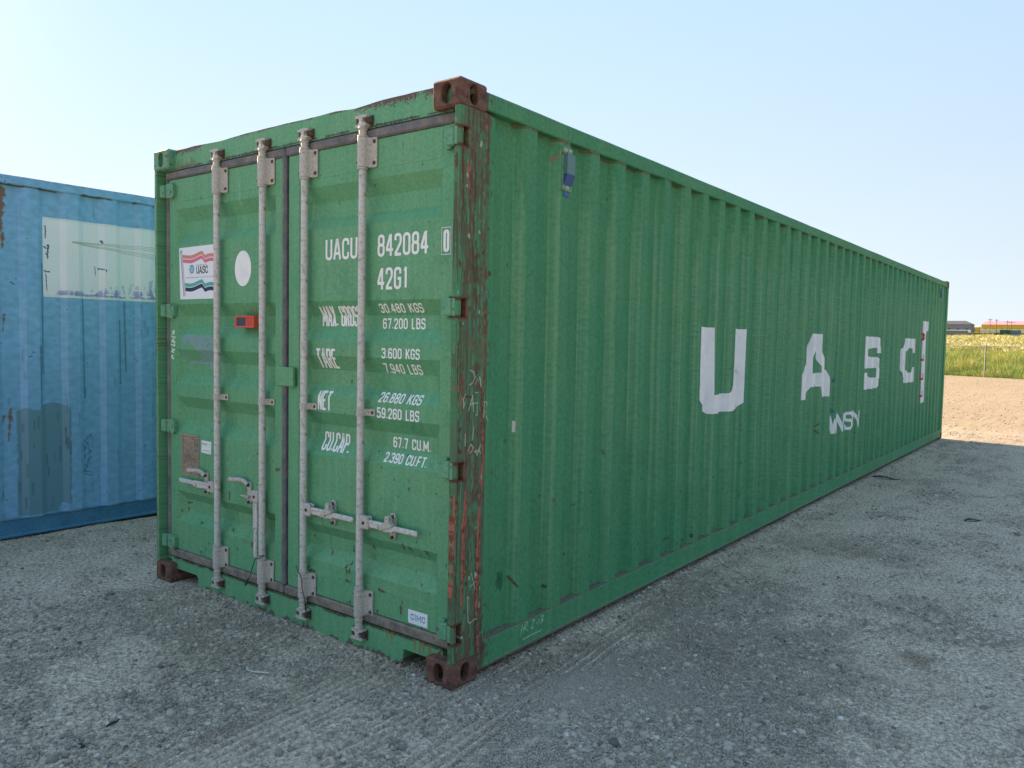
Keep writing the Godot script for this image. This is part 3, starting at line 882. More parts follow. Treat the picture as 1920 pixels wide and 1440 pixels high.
func letters_on_door(mb: MB, polys: Array, off: float) -> void:
	var br := [0.0]
	for i in range(REC.size() - 1, -1, -1):
		for j in [3, 2, 1, 0]: br.append(REC[i][j])
	br.append(3.0)
	for e in polys:
		var q: PackedVector2Array = e[1]
		for i in br.size() - 1:
			var c := clip_axis(q, 1, br[i], br[i + 1])
			if c.size() < 3: continue
			var pts := []
			for p in c: pts.append(Vector3(p.x, p.y, door_z(clampf(p.y, br[i] + 1e-6, br[i + 1] - 1e-6)) + off + 0.0003 * e[0]))
			for k in range(1, pts.size() - 1):
				var m: Vector3 = (pts[k] - pts[0]).cross(pts[k + 1] - pts[0])
				if m.length_squared() < 1e-14: continue
				if m.z > 0: mb.tri(pts[0], pts[k], pts[k + 1])
				else: mb.tri(pts[0], pts[k + 1], pts[k])

func convex_pieces(outline: Array) -> Array:
	# outline [s, y, s, y ...] with s = -z; returns [0, triangle in (z, y)]
	var pl := PackedVector2Array()
	for i in range(0, outline.size(), 2): pl.append(Vector2(-outline[i], outline[i + 1]))
	var idx := Geometry2D.triangulate_polygon(pl)
	var out := []
	for t in range(0, idx.size(), 3):
		out.append([0, PackedVector2Array([pl[idx[t]], pl[idx[t + 1]], pl[idx[t + 2]]])])
	return out

# ------------------------------------------------------------------ the green container
func holed_face(mb: MB, o: Vector3, u: Vector3, w: Vector3, hu: float, hw: float, deep: float) -> void:
	# a face around o with half sizes hu, hw along u, w and an upright oval hole that runs deep into it
	var nrm := u.cross(w)
	var n := 32
	for k in n:
		var q := []
		for kk in [k, k + 1]:
			var a: float = TAU * kk / n
			var c := cos(a); var s := sin(a)
			var m := maxf(absf(c) / hu, absf(s) / hw)
			var out := u * (c / m) + w * (s / m)
			var sd := Vector2(c * 0.0265, s * 0.0265 + (0.0155 if s > 1e-6 else (-0.0155 if s < -1e-6 else 0.0)))
			var inn := u * sd.x + w * sd.y
			var rim := u * sd.x * 1.14 + w * sd.y * 1.07
			q.append([o + out, o + rim, o + inn - nrm * 0.004, o + inn - nrm * deep])
		mb.quad(q[0][0], q[1][0], q[1][1], q[0][1])
		mb.quad(q[0][1], q[1][1], q[1][2], q[0][2])
		mb.quad(q[0][2], q[1][2], q[1][3], q[0][3])
	# outer corners that the fan cuts off
	for su in [-1.0, 1.0]:
		for sw in [-1.0, 1.0]:
			var a0 := 0.0
			var corner: Vector3 = o + u * hu * su + w * hw * sw
			var best := []
			for k in n:
				var a := TAU * k / n
				var c := cos(a); var s := sin(a)
				if c * su > 0 and s * sw > 0:
					var m := maxf(absf(c) / hu, absf(s) / hw)
					best.append([absf(absf(c) / hu - absf(s) / hw) * (1.0), o + u * (c / m) + w * (s / m), absf(c) / hu > absf(s) / hw])
			best.sort_custom(func(p, q): return p[0] < q[0])
			var p1: Vector3 = best[0][1]
			var p2: Vector3 = p1
			for e in best:
				if e[2] != best[0][2]:
					p2 = e[1]
					break
			var m2 := (p1 - corner).cross(p2 - corner)
			if m2.dot(nrm) > 0: mb.tri(corner, p1, p2)
			else: mb.tri(corner, p2, p1)

func add_casting(parent: Node3D, at: Vector3, fx: float, fy: float, fz: float, mat: Material, label := "") -> void:
	# corner casting 162 wide, 118 high, 178 long; at = its outer corner, fx/fy/fz point inwards
	var s := Vector3(0.162, 0.118, 0.178)
	var c := at + Vector3(fx * s.x, fy * s.y, fz * s.z) * 0.5
	var h := s * 0.5
	var b := 0.010
	var mb := MB.new()
	# plain faces and rounded edges from a bevelled box, minus the two holed faces
	var full := MB.new()
	full.box(c - h, c + h, b)
	for i in range(0, full.v.size(), 3):
		var n := full.n[i]
		if n.dot(Vector3(-fx, 0, 0)) > 0.99 or n.dot(Vector3(0, 0, -fz)) > 0.99: continue
		for k in 3:
			mb.v.append(full.v[i + k]); mb.n.append(full.n[i + k])
	var u1 := Vector3(-fz, 0, 0)
	holed_face(mb, c + Vector3(0, 0, -fz * h.z), u1, Vector3.UP, h.x - b, h.y - b, 0.032)
	var u2 := Vector3(0, 0, fx)
	holed_face(mb, c + Vector3(-fx * h.x, 0, 0), u2, Vector3.UP, h.z - b, h.y - b, 0.032)
	# the hollow behind the holes
	for i in 3:
		var e := h - Vector3(0.031, 0.02, 0.031)
		if i == 0:
			mb.quad(c + Vector3(-e.x, -e.y, fz * e.z), c + Vector3(e.x, -e.y, fz * e.z), c + Vector3(e.x, e.y, fz * e.z), c + Vector3(-e.x, e.y, fz * e.z))
		elif i == 1:
			mb.quad(c + Vector3(fx * e.x, -e.y, -e.z), c + Vector3(fx * e.x, -e.y, e.z), c + Vector3(fx * e.x, e.y, e.z), c + Vector3(fx * e.x, e.y, -e.z))
	part(parent, "corner_casting", mb, mat, "", label)

func post_right(parent: Node3D) -> void:
	# rounded outer post with slots for the hinge knuckles
	var prof := [Vector2(2.398, -0.060), Vector2(2.398, -0.012), Vector2(2.404, -0.006), Vector2(2.420, -0.004), Vector2(2.429, -0.007), Vector2(2.434, -0.014), Vector2(2.436, -0.024), Vector2(2.436, -0.058), Vector2(2.436, -0.150), Vector2(2.440, -0.158), Vector2(2.440, -0.170), Vector2(2.435, -0.178), Vector2(2.433, -0.205), Vector2(2.424, -0.212), Vector2(2.422, -0.250), Vector2(2.396, -0.252)]
	var slots := [[0.199, 0.282], [0.911, 0.984], [1.604, 1.680], [2.314, 2.390]]
	var ys := [0.116]
	for s in slots:
		ys.append(s[0]); ys.append(s[1])
	ys.append(2.476)
	var mb := MB.new()
	for i in ys.size() - 1:
		var is_slot := i % 2 == 1
		var sub := 1 if is_slot else 8
		for j in sub:
			var y0 := lerpf(ys[i], ys[i + 1], float(j) / sub)
			var y1 := lerpf(ys[i], ys[i + 1], float(j + 1) / sub)
			for k in prof.size() - 1:
				if is_slot and k == 6: continue
				if is_slot and k < 3: continue
				var a: Vector2 = prof[k]; var b: Vector2 = prof[k + 1]
				var w := func(q: Vector2, y: float) -> Vector3:
					var bump: float = nz.get_noise_2d(y * 3.0, q.y * 30.0) * 0.0016
					return Vector3(q.x + bump, y, q.y)
				mb.quad(w.call(a, y0), w.call(b, y0), w.call(b, y1), w.call(a, y1))
		if is_slot:
			var y0: float = ys[i]; var y1: float = ys[i + 1]
			mb.quad(Vector3(2.404, y0, -0.02), Vector3(2.404, y0, -0.06), Vector3(2.404, y1, -0.06), Vector3(2.404, y1, -0.02))
			mb.quad(Vector3(2.404, y1, -0.06), Vector3(2.404, y1, -0.02), Vector3(2.436, y1, -0.024), Vector3(2.436, y1, -0.058))
			mb.quad(Vector3(2.404, y0, -0.02), Vector3(2.404, y0, -0.06), Vector3(2.436, y0, -0.058), Vector3(2.436, y0, -0.024))
			mb.quad(Vector3(2.404, y0, -0.06), Vector3(2.436, y0, -0.058), Vector3(2.436, y1, -0.058), Vector3(2.404, y1, -0.06))
			mb.quad(Vector3(2.436, y0, -0.024), Vector3(2.404, y0, -0.02), Vector3(2.404, y1, -0.02), Vector3(2.436, y1, -0.024))
	part(parent, "corner_post", mb, M.side, "side", "right door post scraped down to red primer and rust")

func post_left(parent: Node3D) -> void:
	var prof := [Vector2(0.010, -0.250), Vector2(0.002, -0.20), Vector2(0.002, -0.012), Vector2(0.006, -0.005), Vector2(0.016, -0.004), Vector2(0.022, -0.010), Vector2(0.022, -0.070), Vector2(0.075, -0.072)]
	var mb := MB.new()
	for j in 12:
		var y0 := lerpf(0.116, 2.476, j / 12.0); var y1 := lerpf(0.116, 2.476, (j + 1) / 12.0)
		for k in prof.size() - 1:
			var a: Vector2 = prof[k]; var b: Vector2 = prof[k + 1]
			mb.quad(Vector3(a.x, y0, a.y), Vector3(b.x, y0, b.y), Vector3(b.x, y1, b.y), Vector3(a.x, y1, a.y))
	part(parent, "corner_post", mb, M.green, "door")

func build_green_container() -> void:
	var c := thing("shipping_container", "long green shipping container with white lettering and scraped rusty corner post", "container")
	# --- frame
	for y in 2:
		for x in 2:
			for z in 2:
				var at := Vector3(CW * x, CH * y, -CL * z)
				var green: bool = x == 0 and y == 1 and z == 0
				add_casting(c, at, 1.0 - 2 * x, 1.0 - 2 * y, -1.0 + 2 * z, M.green_casting if green else M.rust, "corner casting still green" if green else ("bare rusty corner casting" if z == 0 else ""))
	post_right(c)
	post_left(c)
	for x in [0.0, CW - 0.09]:   # far end posts
		var mb := MB.new()
		mb.box(Vector3(x + 0.002, 0.1, -CL + 0.006), Vector3(x + 0.088, 2.49, -CL + 0.13), 0.01)
		part(c, "corner_post", mb, M.side, "side")
	# header over the doors, its top edge knocked about
	var hd := MB.new()
	var hx := []
	for i in 49: hx.append(0.08 + i * (2.278 / 48.0))
	for i in 48:
		var x0: float = hx[i]; var x1: float = hx[i + 1]
		var t0 := header_top(x0); var t1 := header_top(x1)
		hd.quad(Vector3(x0, 2.470, -0.046), Vector3(x1, 2.470, -0.046), Vector3(x1, t1, -0.044), Vector3(x0, t0, -0.044))
		hd.quad(Vector3(x0, t0, -0.044), Vector3(x1, t1, -0.044), Vector3(x1, t1 + 0.003, -0.05), Vector3(x0, t0 + 0.003, -0.05))
		hd.quad(Vector3(x0, t0 + 0.003, -0.05), Vector3(x1, t1 + 0.003, -0.05), Vector3(x1, t1 - 0.004, -0.25), Vector3(x0, t0 - 0.004, -0.25))
		hd.quad(Vector3(x0, 2.470, -0.12), Vector3(x1, 2.470, -0.12), Vector3(x1, 2.470, -0.046), Vector3(x0, 2.470, -0.046))
	part(c, "door_header", hd, M.green, "door")
	# sill with a lifting pocket beside each casting
	var sl := MB.new()
	var so := PackedVector2Array([Vector2(0.1, 0.145), Vector2(0.1, 0.082), Vector2(0.376, 0.082), Vector2(0.392, 0.066), Vector2(0.394, 0.022), Vector2(0.44, 0.010), Vector2(2.04, 0.010), Vector2(2.096, 0.022), Vector2(2.098, 0.086), Vector2(2.34, 0.086), Vector2(2.34, 0.145)])
	sl.prism(so, -0.2, -0.048)
	part(c, "door_sill", sl, M.green, "door")
	# side rails
	var rails := [[CW - 0.062, CW - 0.002, 2.490, 2.568], [0.002, 0.062, 2.490, 2.568]]
	for r in rails:
		var mb := MB.new()
		var n := 60
		for i in n:
			var z0 := -0.17 - (CL - 0.34) * i / n; var z1 := -0.17 - (CL - 0.34) * (i + 1) / n
			var e0 := nz.get_noise_2d(z0 * 1.3, 5.0) * 0.0035; var e1 := nz.get_noise_2d(z1 * 1.3, 5.0) * 0.0035
			var b0 := nz.get_noise_2d(z0 * 2.3, 15.0) * 0.004; var b1 := nz.get_noise_2d(z1 * 2.3, 15.0) * 0.004
			var xo: float = r[1] if r[1] > 1.0 else r[0]
			var xi: float = r[0] if r[1] > 1.0 else r[1]
			var sg := 1.0 if r[1] > 1.0 else -1.0
			var ring := func(z: float, e: float, b: float) -> Array:
				return [Vector3(xi, r[2], z), Vector3(xo + e - sg * 0.004, r[2] + b, z), Vector3(xo + e, r[2] + 0.005 + b, z), Vector3(xo + e, r[3] - 0.006, z), Vector3(xo + e - sg * 0.006, r[3], z), Vector3(xi, r[3] + 0.004, z)]
			var ra: Array = ring.call(z0, e0, b0); var rb: Array = ring.call(z1, e1, b1)
			for k in 5:
				if sg > 0: mb.quad(ra[k], rb[k], rb[k + 1], ra[k + 1])
				else: mb.quad(rb[k], ra[k], ra[k + 1], rb[k + 1])
		part(c, "top_rail", mb, M.side, "side")
	for sgn in [1.0, -1.0]:
		var mb := MB.new()
		var xo := CW if sgn > 0 else 0.0
		var prof := [[-0.07, 0.162], [-0.007, 0.162], [-0.004, 0.158], [-0.004, 0.052], [-0.001, 0.046], [-0.001, 0.036], [-0.06, 0.032]]
		var n := 48
		for i in n:
			var z0 := -0.17 - (CL - 0.34) * i / n; var z1 := -0.17 - (CL - 0.34) * (i + 1) / n
			for k in prof.size() - 1:
				var f := func(q: Array, z: float) -> Vector3:
					var b: float = nz.get_noise_2d(z * 1.7, 70.0 + q[1]) * 0.004 if q[1] < 0.06 else 0.0
					return Vector3(xo + sgn * (q[0] + b), q[1] + b, z)
				var a: Vector3 = f.call(prof[k], z0); var b2: Vector3 = f.call(prof[k], z1)
				var d: Vector3 = f.call(prof[k + 1], z0); var e2: Vector3 = f.call(prof[k + 1], z1)
				if sgn > 0: mb.quad(a, d, e2, b2)
				else: mb.quad(a, b2, e2, d)
		part(c, "bottom_rail", mb, M.side, "side")
	# dirt lying on the rail's ledge in the folds of the wall
	var ld := MB.new()
	for br in wall_breaks(-0.25, -11.95).size() - 1:
		var bs := wall_breaks(-0.25, -11.95)
		var z0: float = bs[br]; var z1: float = bs[br + 1]
		var x0 := side_p(z0 - 1e-4, 0.17).x; var x1 := side_p(z1 + 1e-4, 0.17).x
		if maxf(x0, x1) < 2.4301 or absf(x0 - x1) > 0.01:
			var m := (z0 + z1) * 0.5
			var o0 := minf(x0 + 0.004, 2.430); var o1 := minf(x1 + 0.004, 2.430)
			var h := 0.004 + 0.003 * nz.get_noise_1d(m * 9.0)
			ld.quad(Vector3(o0 - 0.004, 0.163 + h, z0), Vector3(2.4305, 0.1635, z0), Vector3(2.4305, 0.1635, z1), Vector3(o1 - 0.004, 0.163 + h, z1))
	part(c, "ledge_dirt", ld, M.dirt_ledge, "", "grey dirt caught on the rail in the folds").set_meta("kind", "stuff")
	# --- walls, roof, floor
	var wall := build_wall(c)
	side_lettering(wall)
	var lw := MB.new()
	var bs2 := wall_breaks(-0.25, -CL + 0.12)
	for i in bs2.size() - 1:
		var x0 := 0.006 + WALL_D * wall_in(bs2[i] - 1e-4); var x1 := 0.006 + WALL_D * wall_in(bs2[i + 1] + 1e-4)
		lw.quad(Vector3(x0, 0.15, bs2[i + 1] * 0 + bs2[i]), Vector3(x0, 2.49, bs2[i]), Vector3(x1, 2.49, bs2[i + 1]), Vector3(x1, 0.15, bs2[i + 1]))
	part(c, "side_wall", lw, M.side, "side")
	var ew := MB.new()
	ew.box(Vector3(0.05, 0.1, -CL + 0.03), Vector3(CW - 0.05, 2.5, -CL + 0.06))
	part(c, "end_wall", ew, M.side, "side")
	var rf := MB.new()
	rf.box(Vector3(0.02, 2.545, -CL + 0.1), Vector3(CW - 0.02, 2.565, -0.1))
	part(c, "roof", rf, M.green_plain)
	var fl := MB.new()
	fl.box(Vector3(0.06, 0.10, -CL + 0.1), Vector3(CW - 0.06, 0.14, -0.12))
	part(c, "floor", fl, M.inside)
	build_door(c, 0)
	build_door(c, 1)
	build_vent(c, -0.80, 2.36, true)
	build_vent(c, -11.44, 2.36, false)
	# small foil tag on the wall
	var tg := MB.new()
	letters_on_side(tg, [[0, PackedVector2Array([Vector2(-0.438, 1.133), Vector2(-0.438, 1.08), Vector2(-0.449, 1.079), Vector2(-0.45, 1.132)])]], 0.0022)
	part(wall, "foil_tag", tg, smat(rgb(186, 192, 190), 0.4, 0.2))

func header_top(x: float) -> float:
	var d := 0.003 * nz.get_noise_1d(x * 3.1) + 0.0015 * nz.get_noise_1d(x * 17.0)
	d -= 0.007 * exp(-pow((x - 0.62) / 0.13, 2)) + 0.006 * exp(-pow((x - 1.75) / 0.1, 2))
	return 2.583 + d

func build_wall(c: Node3D) -> MeshInstance3D:
	var mb := MB.new()
	var bs := wall_breaks(-0.245, -CL + 0.12)
	var rows := 26
	for i in bs.size() - 1:
		var za: float = bs[i] - 1e-5; var zb: float = bs[i + 1] + 1e-5
		for j in rows:
			var y0 := lerpf(0.155, 2.495, float(j) / rows); var y1 := lerpf(0.155, 2.495, float(j + 1) / rows)
			var a := side_p(za, y0); var b := side_p(zb, y0); var d := side_p(zb, y1); var e := side_p(za, y1)
			var n0 := ((b - a).cross(side_p(za, y0 + 0.05) - side_p(za, y0 - 0.05))).normalized()
			var n1 := ((d - e).cross(side_p(za, y1 + 0.05) - side_p(za, y1 - 0.05))).normalized()
			mb.tri3(a, b, d, n0, n0, n1)
			mb.tri3(a, d, e, n0, n1, n1)
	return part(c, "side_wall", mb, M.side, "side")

func side_lettering(wall: Node3D) -> void:
	var letters := {
		"U": [[2.46, 1.62, 2.70, 1.62, 2.71, 1.152, 2.98, 1.152, 3.03, 1.17, 3.05, 1.21, 3.05, 1.62, 3.27, 1.62, 3.27, 1.07, 3.21, 1.02, 2.68, 1.02, 2.56, 1.06, 2.46, 1.13]],
		"A": [[4.94, 1.617, 5.05, 1.617, 5.05, 1.481, 4.95, 1.40, 4.95, 1.25, 5.05, 1.25, 5.05, 1.122, 4.94, 1.126, 4.87, 1.018, 4.66, 1.018, 4.66, 1.252, 4.70, 1.312, 4.87, 1.428, 4.92, 1.539], [5.05, 1.617, 5.23, 1.617, 5.23, 1.45, 5.48, 1.27, 5.53, 1.155, 5.53, 1.012, 5.27, 1.018, 5.23, 1.119, 5.05, 1.122, 5.05, 1.25, 5.23, 1.25, 5.23, 1.312, 5.17, 1.40, 5.05, 1.481]],
		"S": [[6.90, 1.62, 7.46, 1.62, 7.62, 1.59, 7.72, 1.52, 7.73, 1.43, 7.46, 1.43, 7.46, 1.491, 7.20, 1.491, 7.13, 1.469, 7.13, 1.41, 7.18, 1.386, 7.46, 1.384, 7.62, 1.35, 7.72, 1.25, 7.72, 1.13, 7.60, 1.06, 7.46, 1.018, 6.90, 1.022, 6.90, 1.211, 7.13, 1.209, 7.16, 1.16, 7.20, 1.147, 7.46, 1.145, 7.46, 1.257, 6.90, 1.26]],
		"C": [[9.08, 1.624, 9.70, 1.624, 9.70, 1.425, 9.50, 1.425, 9.46, 1.492, 9.20, 1.496, 9.13, 1.45, 9.13, 1.20, 9.18, 1.165, 9.44, 1.158, 9.50, 1.226, 9.70, 1.228, 9.70, 1.02, 9.11, 1.026, 8.92, 1.11, 8.84, 1.204, 8.84, 1.477, 8.94, 1.57]],
	}
	for k in ["U", "A", "S", "C"]:
		var mb := MB.new()
		for o in letters[k]: letters_on_side(mb, convex_pieces(o), 0.002)
		part(wall, "letter", mb, M.decal, "", "large white letter %s" % k)
	var st := MB.new()
	letters_on_side(st, convex_pieces([10.25, 1.89, 10.56, 1.89, 10.56, 1.775, 10.53, 1.73, 10.54, 0.69, 10.26, 0.692]), 0.002)
	part(wall, "tape_strip", st, M.decal, "", "upright white strip with red marks")
	var red := smat(rgb(178, 50, 62), 0.5)
	for a in [[1.66, "A"], [1.37, "F"], [1.09, "E"], [0.84, "F"]]:
		var rd := MB.new()
		for q in text_quads(a[1], -0.06, 0.06, -0.075, 0.075, 0.2):
			var pl := PackedVector2Array()
			for p in q[1]: pl.append(Vector2(-10.295 - p.y, a[0] + p.x))
			letters_on_side(rd, [[q[0], pl]], 0.0035)
		part(wall, "strip_lettering", rd, red, "", "red print on the white strip")
	var xs := [[0.135, 0.288], [0.415, 0.565], [0.695, 0.845], [0.975, 1.125]]
	for i in 4:
		var ww := MB.new()
		for q in text_quads("WVSN"[i], xs[i][0], xs[i][1], 0.615, 0.81, 0.17):
			var pl := PackedVector2Array()
			for p in q[1]: pl.append(Vector2(-5.59 - p.x, p.y))
			letters_on_side(ww, [[q[0], pl]], 0.002)
		part(wall, "small_lettering", ww, M.white_paint, "", "rust-stained white letter left of a web address")

# ------------------------------------------------------------------ doors
func build_door(c: Node3D, right: int) -> void:
	var x0 := 0.078; var x1 := 1.186          # left door
	if right == 1:
		x0 = CW - x1 - 0.022; x1 = CW - 0.078
	var xa := x0 + (0.070 if right == 0 else 0.090); var xb := x1 - (0.068 if right == 0 else 0.070)   # pressed panel between the stiles
	var y0 := 0.200; var y1 := 2.422
	var mb := MB.new()
	# stiles and rails, 3 mm proud of the panel
	mb.box(Vector3(x0, y0, -0.10), Vector3(xa, y1, DOOR_Z + 0.003), 0.004)
	mb.box(Vector3(xb, y0, -0.10), Vector3(x1, y1, DOOR_Z + 0.003), 0.004)
	mb.box(Vector3(xa - 0.002, 2.284, -0.098), Vector3(xb + 0.002, y1 - 0.001, DOOR_Z + 0.0015), 0.003)
	mb.box(Vector3(xa - 0.002, y0 + 0.001, -0.098), Vector3(xb + 0.002, 0.330, DOOR_Z + 0.0015), 0.003)
	var ys := [0.328]
	for i in range(REC.size() - 1, -1, -1):
		for j in [3, 2, 1, 0]: ys.append(REC[i][j])
	ys.append(2.286)
	var xs := [xa - 0.001, xa + 0.045, xb - 0.045, xb + 0.001]
	for i in ys.size() - 1:
		for j in 3:
			var p := []
			for q in [[j, i], [j + 1, i], [j + 1, i + 1], [j, i + 1]]:
				var inside := 1.0 if (q[0] == 1 or q[0] == 2) else 0.0
				var yv: float = ys[q[1]]
				var z := DOOR_Z
				if q[1] > 0 and q[1] < ys.size() - 1:
					var w: int = (q[1] - 1) % 4
					if w == 1 or w == 2: z = DOOR_Z - REC_D * inside
				p.append(Vector3(xs[q[0]], yv, z))
			# split the corner facets through their one deep corner
			if absf(p[0].z - p[2].z) > 1e-5:
				mb.tri(p[0], p[1], p[2]); mb.tri(p[0], p[2], p[3])
			else:
				mb.tri(p[0], p[1], p[3]); mb.tri(p[1], p[2], p[3])
	mb.quad(Vector3(x1 - 0.01, y0, -0.102), Vector3(x0 + 0.01, y0, -0.102), Vector3(x0 + 0.01, y1, -0.102), Vector3(x1 - 0.01, y1, -0.102))
	var door := part(c, "door", mb, M.green, "door")
	# rubber seal round the door
	var g := MB.new()
	var gz := -0.052
	g.box(Vector3(x0 - (0.024 if right == 0 else 0.0205), 2.4225, -0.085), Vector3(x1 + (0.015 if right == 0 else 0.024), 2.468, gz + 0.006), 0.008)
	var gb := MB.new()
	gb.box(Vector3(x0 - (0.024 if right == 0 else 0.0205), 0.149, -0.085), Vector3(x1 + (0.015 if right == 0 else 0.024), 0.1985, gz + 0.004), 0.008)
	part(door, "door_seal", gb, M.rubber_dusty, "", "dusty lower strip of the door seal")
	if right == 0:
		g.box(Vector3(x0 - 0.032, 0.20, -0.085), Vector3(x0 - 0.001, 2.422, gz), 0.006)
		g.box(Vector3(x1 + 0.001, 0.195, -0.09), Vector3(x1 + 0.033, 2.43, gz + 0.009), 0.009)
	else:
		g.box(Vector3(x1 + 0.001, 0.20, -0.085), Vector3(x1 + 0.020, 2.422, gz), 0.006)
		pass
	part(door, "door_seal", g, M.rubber)
	# hinges
	for y in [0.243, 0.950, 1.644, 2.354]:
		var h := MB.new()
		var hy: float = y
		if right == 1:
			h.prism(PackedVector2Array([Vector2(2.318, hy - 0.026), Vector2(2.334, hy - 0.046), Vector2(2.365, hy - 0.042), Vector2(2.365, hy + 0.046), Vector2(2.345, hy + 0.048), Vector2(2.318, hy + 0.026)]), -0.062, -0.030)
			h.box(Vector3(2.350, hy - 0.038, -0.055), Vector3(2.396, hy + 0.038, -0.010), 0.006)
			h.xf = Transform3D(Basis.IDENTITY, Vector3(2.412, 0, -0.022))
			h.lathe([[0.0, hy - 0.037], [0.018, hy - 0.037], [0.018, hy + 0.037], [0.0, hy + 0.037]], 16)
			h.xf = Transform3D(Basis(Vector3.RIGHT, PI / 2), Vector3(2.338, hy, -0.030))
			h.lathe([[0.010, 0.0], [0.009, 0.002], [0.004, 0.002], [0.003, 0.0]], 12)
		else:
			h.prism(PackedVector2Array([Vector2(0.068, hy - 0.036), Vector2(0.136, hy - 0.046), Vector2(0.155, hy - 0.030), Vector2(0.155, hy + 0.028), Vector2(0.136, hy + 0.044), Vector2(0.068, hy + 0.038)]), -0.062, -0.036)
			h.box(Vector3(0.026, hy - 0.038, -0.056), Vector3(0.074, hy + 0.038, -0.022), 0.006)
			h.xf = Transform3D(Basis(Vector3.RIGHT, PI / 2), Vector3(0.128, hy, -0.036))
			h.lathe([[0.010, 0.0], [0.009, 0.002], [0.004, 0.002], [0.003, 0.0]], 12)
		part(door, "hinge", h, M.green_casting)
	# two locking bars
	for k in 2:
		var x: float = [[0.622, 1.045], [1.393, 1.816]][right][k]
		var b := MB.new()
		b.xf = Transform3D(Basis.IDENTITY, Vector3(x, 0, -0.030))
		b.lathe([[0.0, 0.10], [0.017, 0.10], [0.018, 0.2], [0.018, 1.2], [0.018, 2.44], [0.017, 2.5], [0.0, 2.5]], 20)
		part(door, "locking_bar", b, M.galv)
		for yb in [[0.187, 0.305], [2.293, 2.428]]:
			rod_bracket(door, x, yb[0], yb[1])
		bar_clamp(door, x, 1.141, 1.173)
		cam(door, x, 2.525, 1.0)
		cam(door, x, 0.070, -1.0)
	if right == 0:
		handle(door, 0.622, 0.640, -1.0, false)
		handle(door, 1.045, 0.643, -1.0, true)
		keeper(door, 0.478, 0.645, -1.0)
		keeper(door, 0.899, 0.645, -1.0)
		door_labels_left(door)
	else:
		handle(door, 1.393, 0.638, 1.0, false)
		handle(door, 1.816, 0.640, 1.0, false)
		keeper(door, 1.600, 0.642, 1.0)
		keeper(door, 2.019, 0.641, 1.0)
		door_text_right(door)
		var pl := MB.new()
		pl.box(Vector3(1.158, 1.248, -0.050), Vector3(1.304, 1.348, -0.036), 0.004)
		pl.box(Vector3(1.262, 1.250, -0.036), Vector3(1.304, 1.346, -0.031), 0.003)
		part(door, "overlap_plate", pl, M.green, "door")
		var ck := MB.new()
		ck.prism(PackedVector2Array([Vector2(2.117, 0.213), Vector2(2.238, 0.213), Vector2(2.238, 0.275), Vector2(2.117, 0.275)]), DOOR_Z + 0.002, DOOR_Z + 0.0034)
		var o := part(door, "maker_sticker", ck, flat_print(sticker_maker(), 2.117, 0.213, 0.121, 0.062), "xy", "white sticker with pale blue CIMC logo")
		o.set_meta("label", "white sticker with pale blue maker's logo")

func flat_print(tex: Texture2D, x: float, y: float, w: float, h: float) -> StandardMaterial3D:
	# print laid on a flat piece whose uv is its x, y in metres
	var m := smat(Color.WHITE, 0.45, 0.0, tex)
	m.uv1_scale = Vector3(1.0 / w, -1.0 / h, 1.0)
	m.uv1_offset = Vector3(-x / w, 1.0 + y / h, 0.0)
	return m

func rod_bracket(door: Node3D, x: float, y0: float, y1: float) -> void:
	var b := MB.new()
	b.xf = Transform3D(Basis.IDENTITY, Vector3(x, 0, -0.030))
	# half sleeve round the bar, running out into a bolted plate on the right
	b.lathe([[0.018, y0 - 0.012], [0.0245, y0 - 0.010], [0.0245, y0 - 0.002], [0.021, y0]], 18)
	b.lathe([[0.021, y1], [0.0245, y1 + 0.002], [0.0245, y1 + 0.010], [0.018, y1 + 0.012]], 18)
	var prof := []
	for k in 9:
		var a := PI - k * (PI * 0.86) / 8.0
		prof.append(Vector2(cos(a) * 0.026, sin(a) * 0.026))
	prof.append(Vector2(0.030, -0.008)); prof.append(Vector2(0.038, -0.019)); prof.append(Vector2(0.072, -0.019))
	prof.insert(0, Vector2(-0.027, -0.026))
	prof.insert(0, Vector2(-0.034, -0.0265))
	for i in prof.size() - 1:
		var p: Vector2 = prof[i]; var q: Vector2 = prof[i + 1]
		b.quad(Vector3(p.x, y0, p.y), Vector3(q.x, y0, q.y), Vector3(q.x, y1, q.y), Vector3(p.x, y1, p.y))
		b.quad(Vector3(p.x, y1, p.y), Vector3(q.x, y1, q.y), Vector3(q.x, y1, -0.028), Vector3(p.x, y1, -0.028))
		b.quad(Vector3(p.x, y0, -0.028), Vector3(q.x, y0, -0.028), Vector3(q.x, y0, q.y), Vector3(p.x, y0, p.y))
	b.box(Vector3(0.038, y0 - 0.001, -0.0285), Vector3(0.073, y1 + 0.001, -0.0185), 0.005)
	var o := part(door, "bar_bracket", b, M.galv_worn)
	for y in [lerpf(y0, y1, 0.14), lerpf(y0, y1, 0.86)]:
		for xx in [[0.057, -0.0185, 0.0095], [-0.020, 0.0165, 0.005]]:
			var r := MB.new()
			r.xf = Transform3D(Basis(Vector3.RIGHT, PI / 2), Vector3(x + xx[0], y, -0.030 + xx[1]))
			r.lathe([[xx[2], -0.004], [xx[2], 0.0025], [xx[2] * 0.6, 0.0045], [0.0, 0.005]], 10)
			part(door, "bolt", r, M.iron)

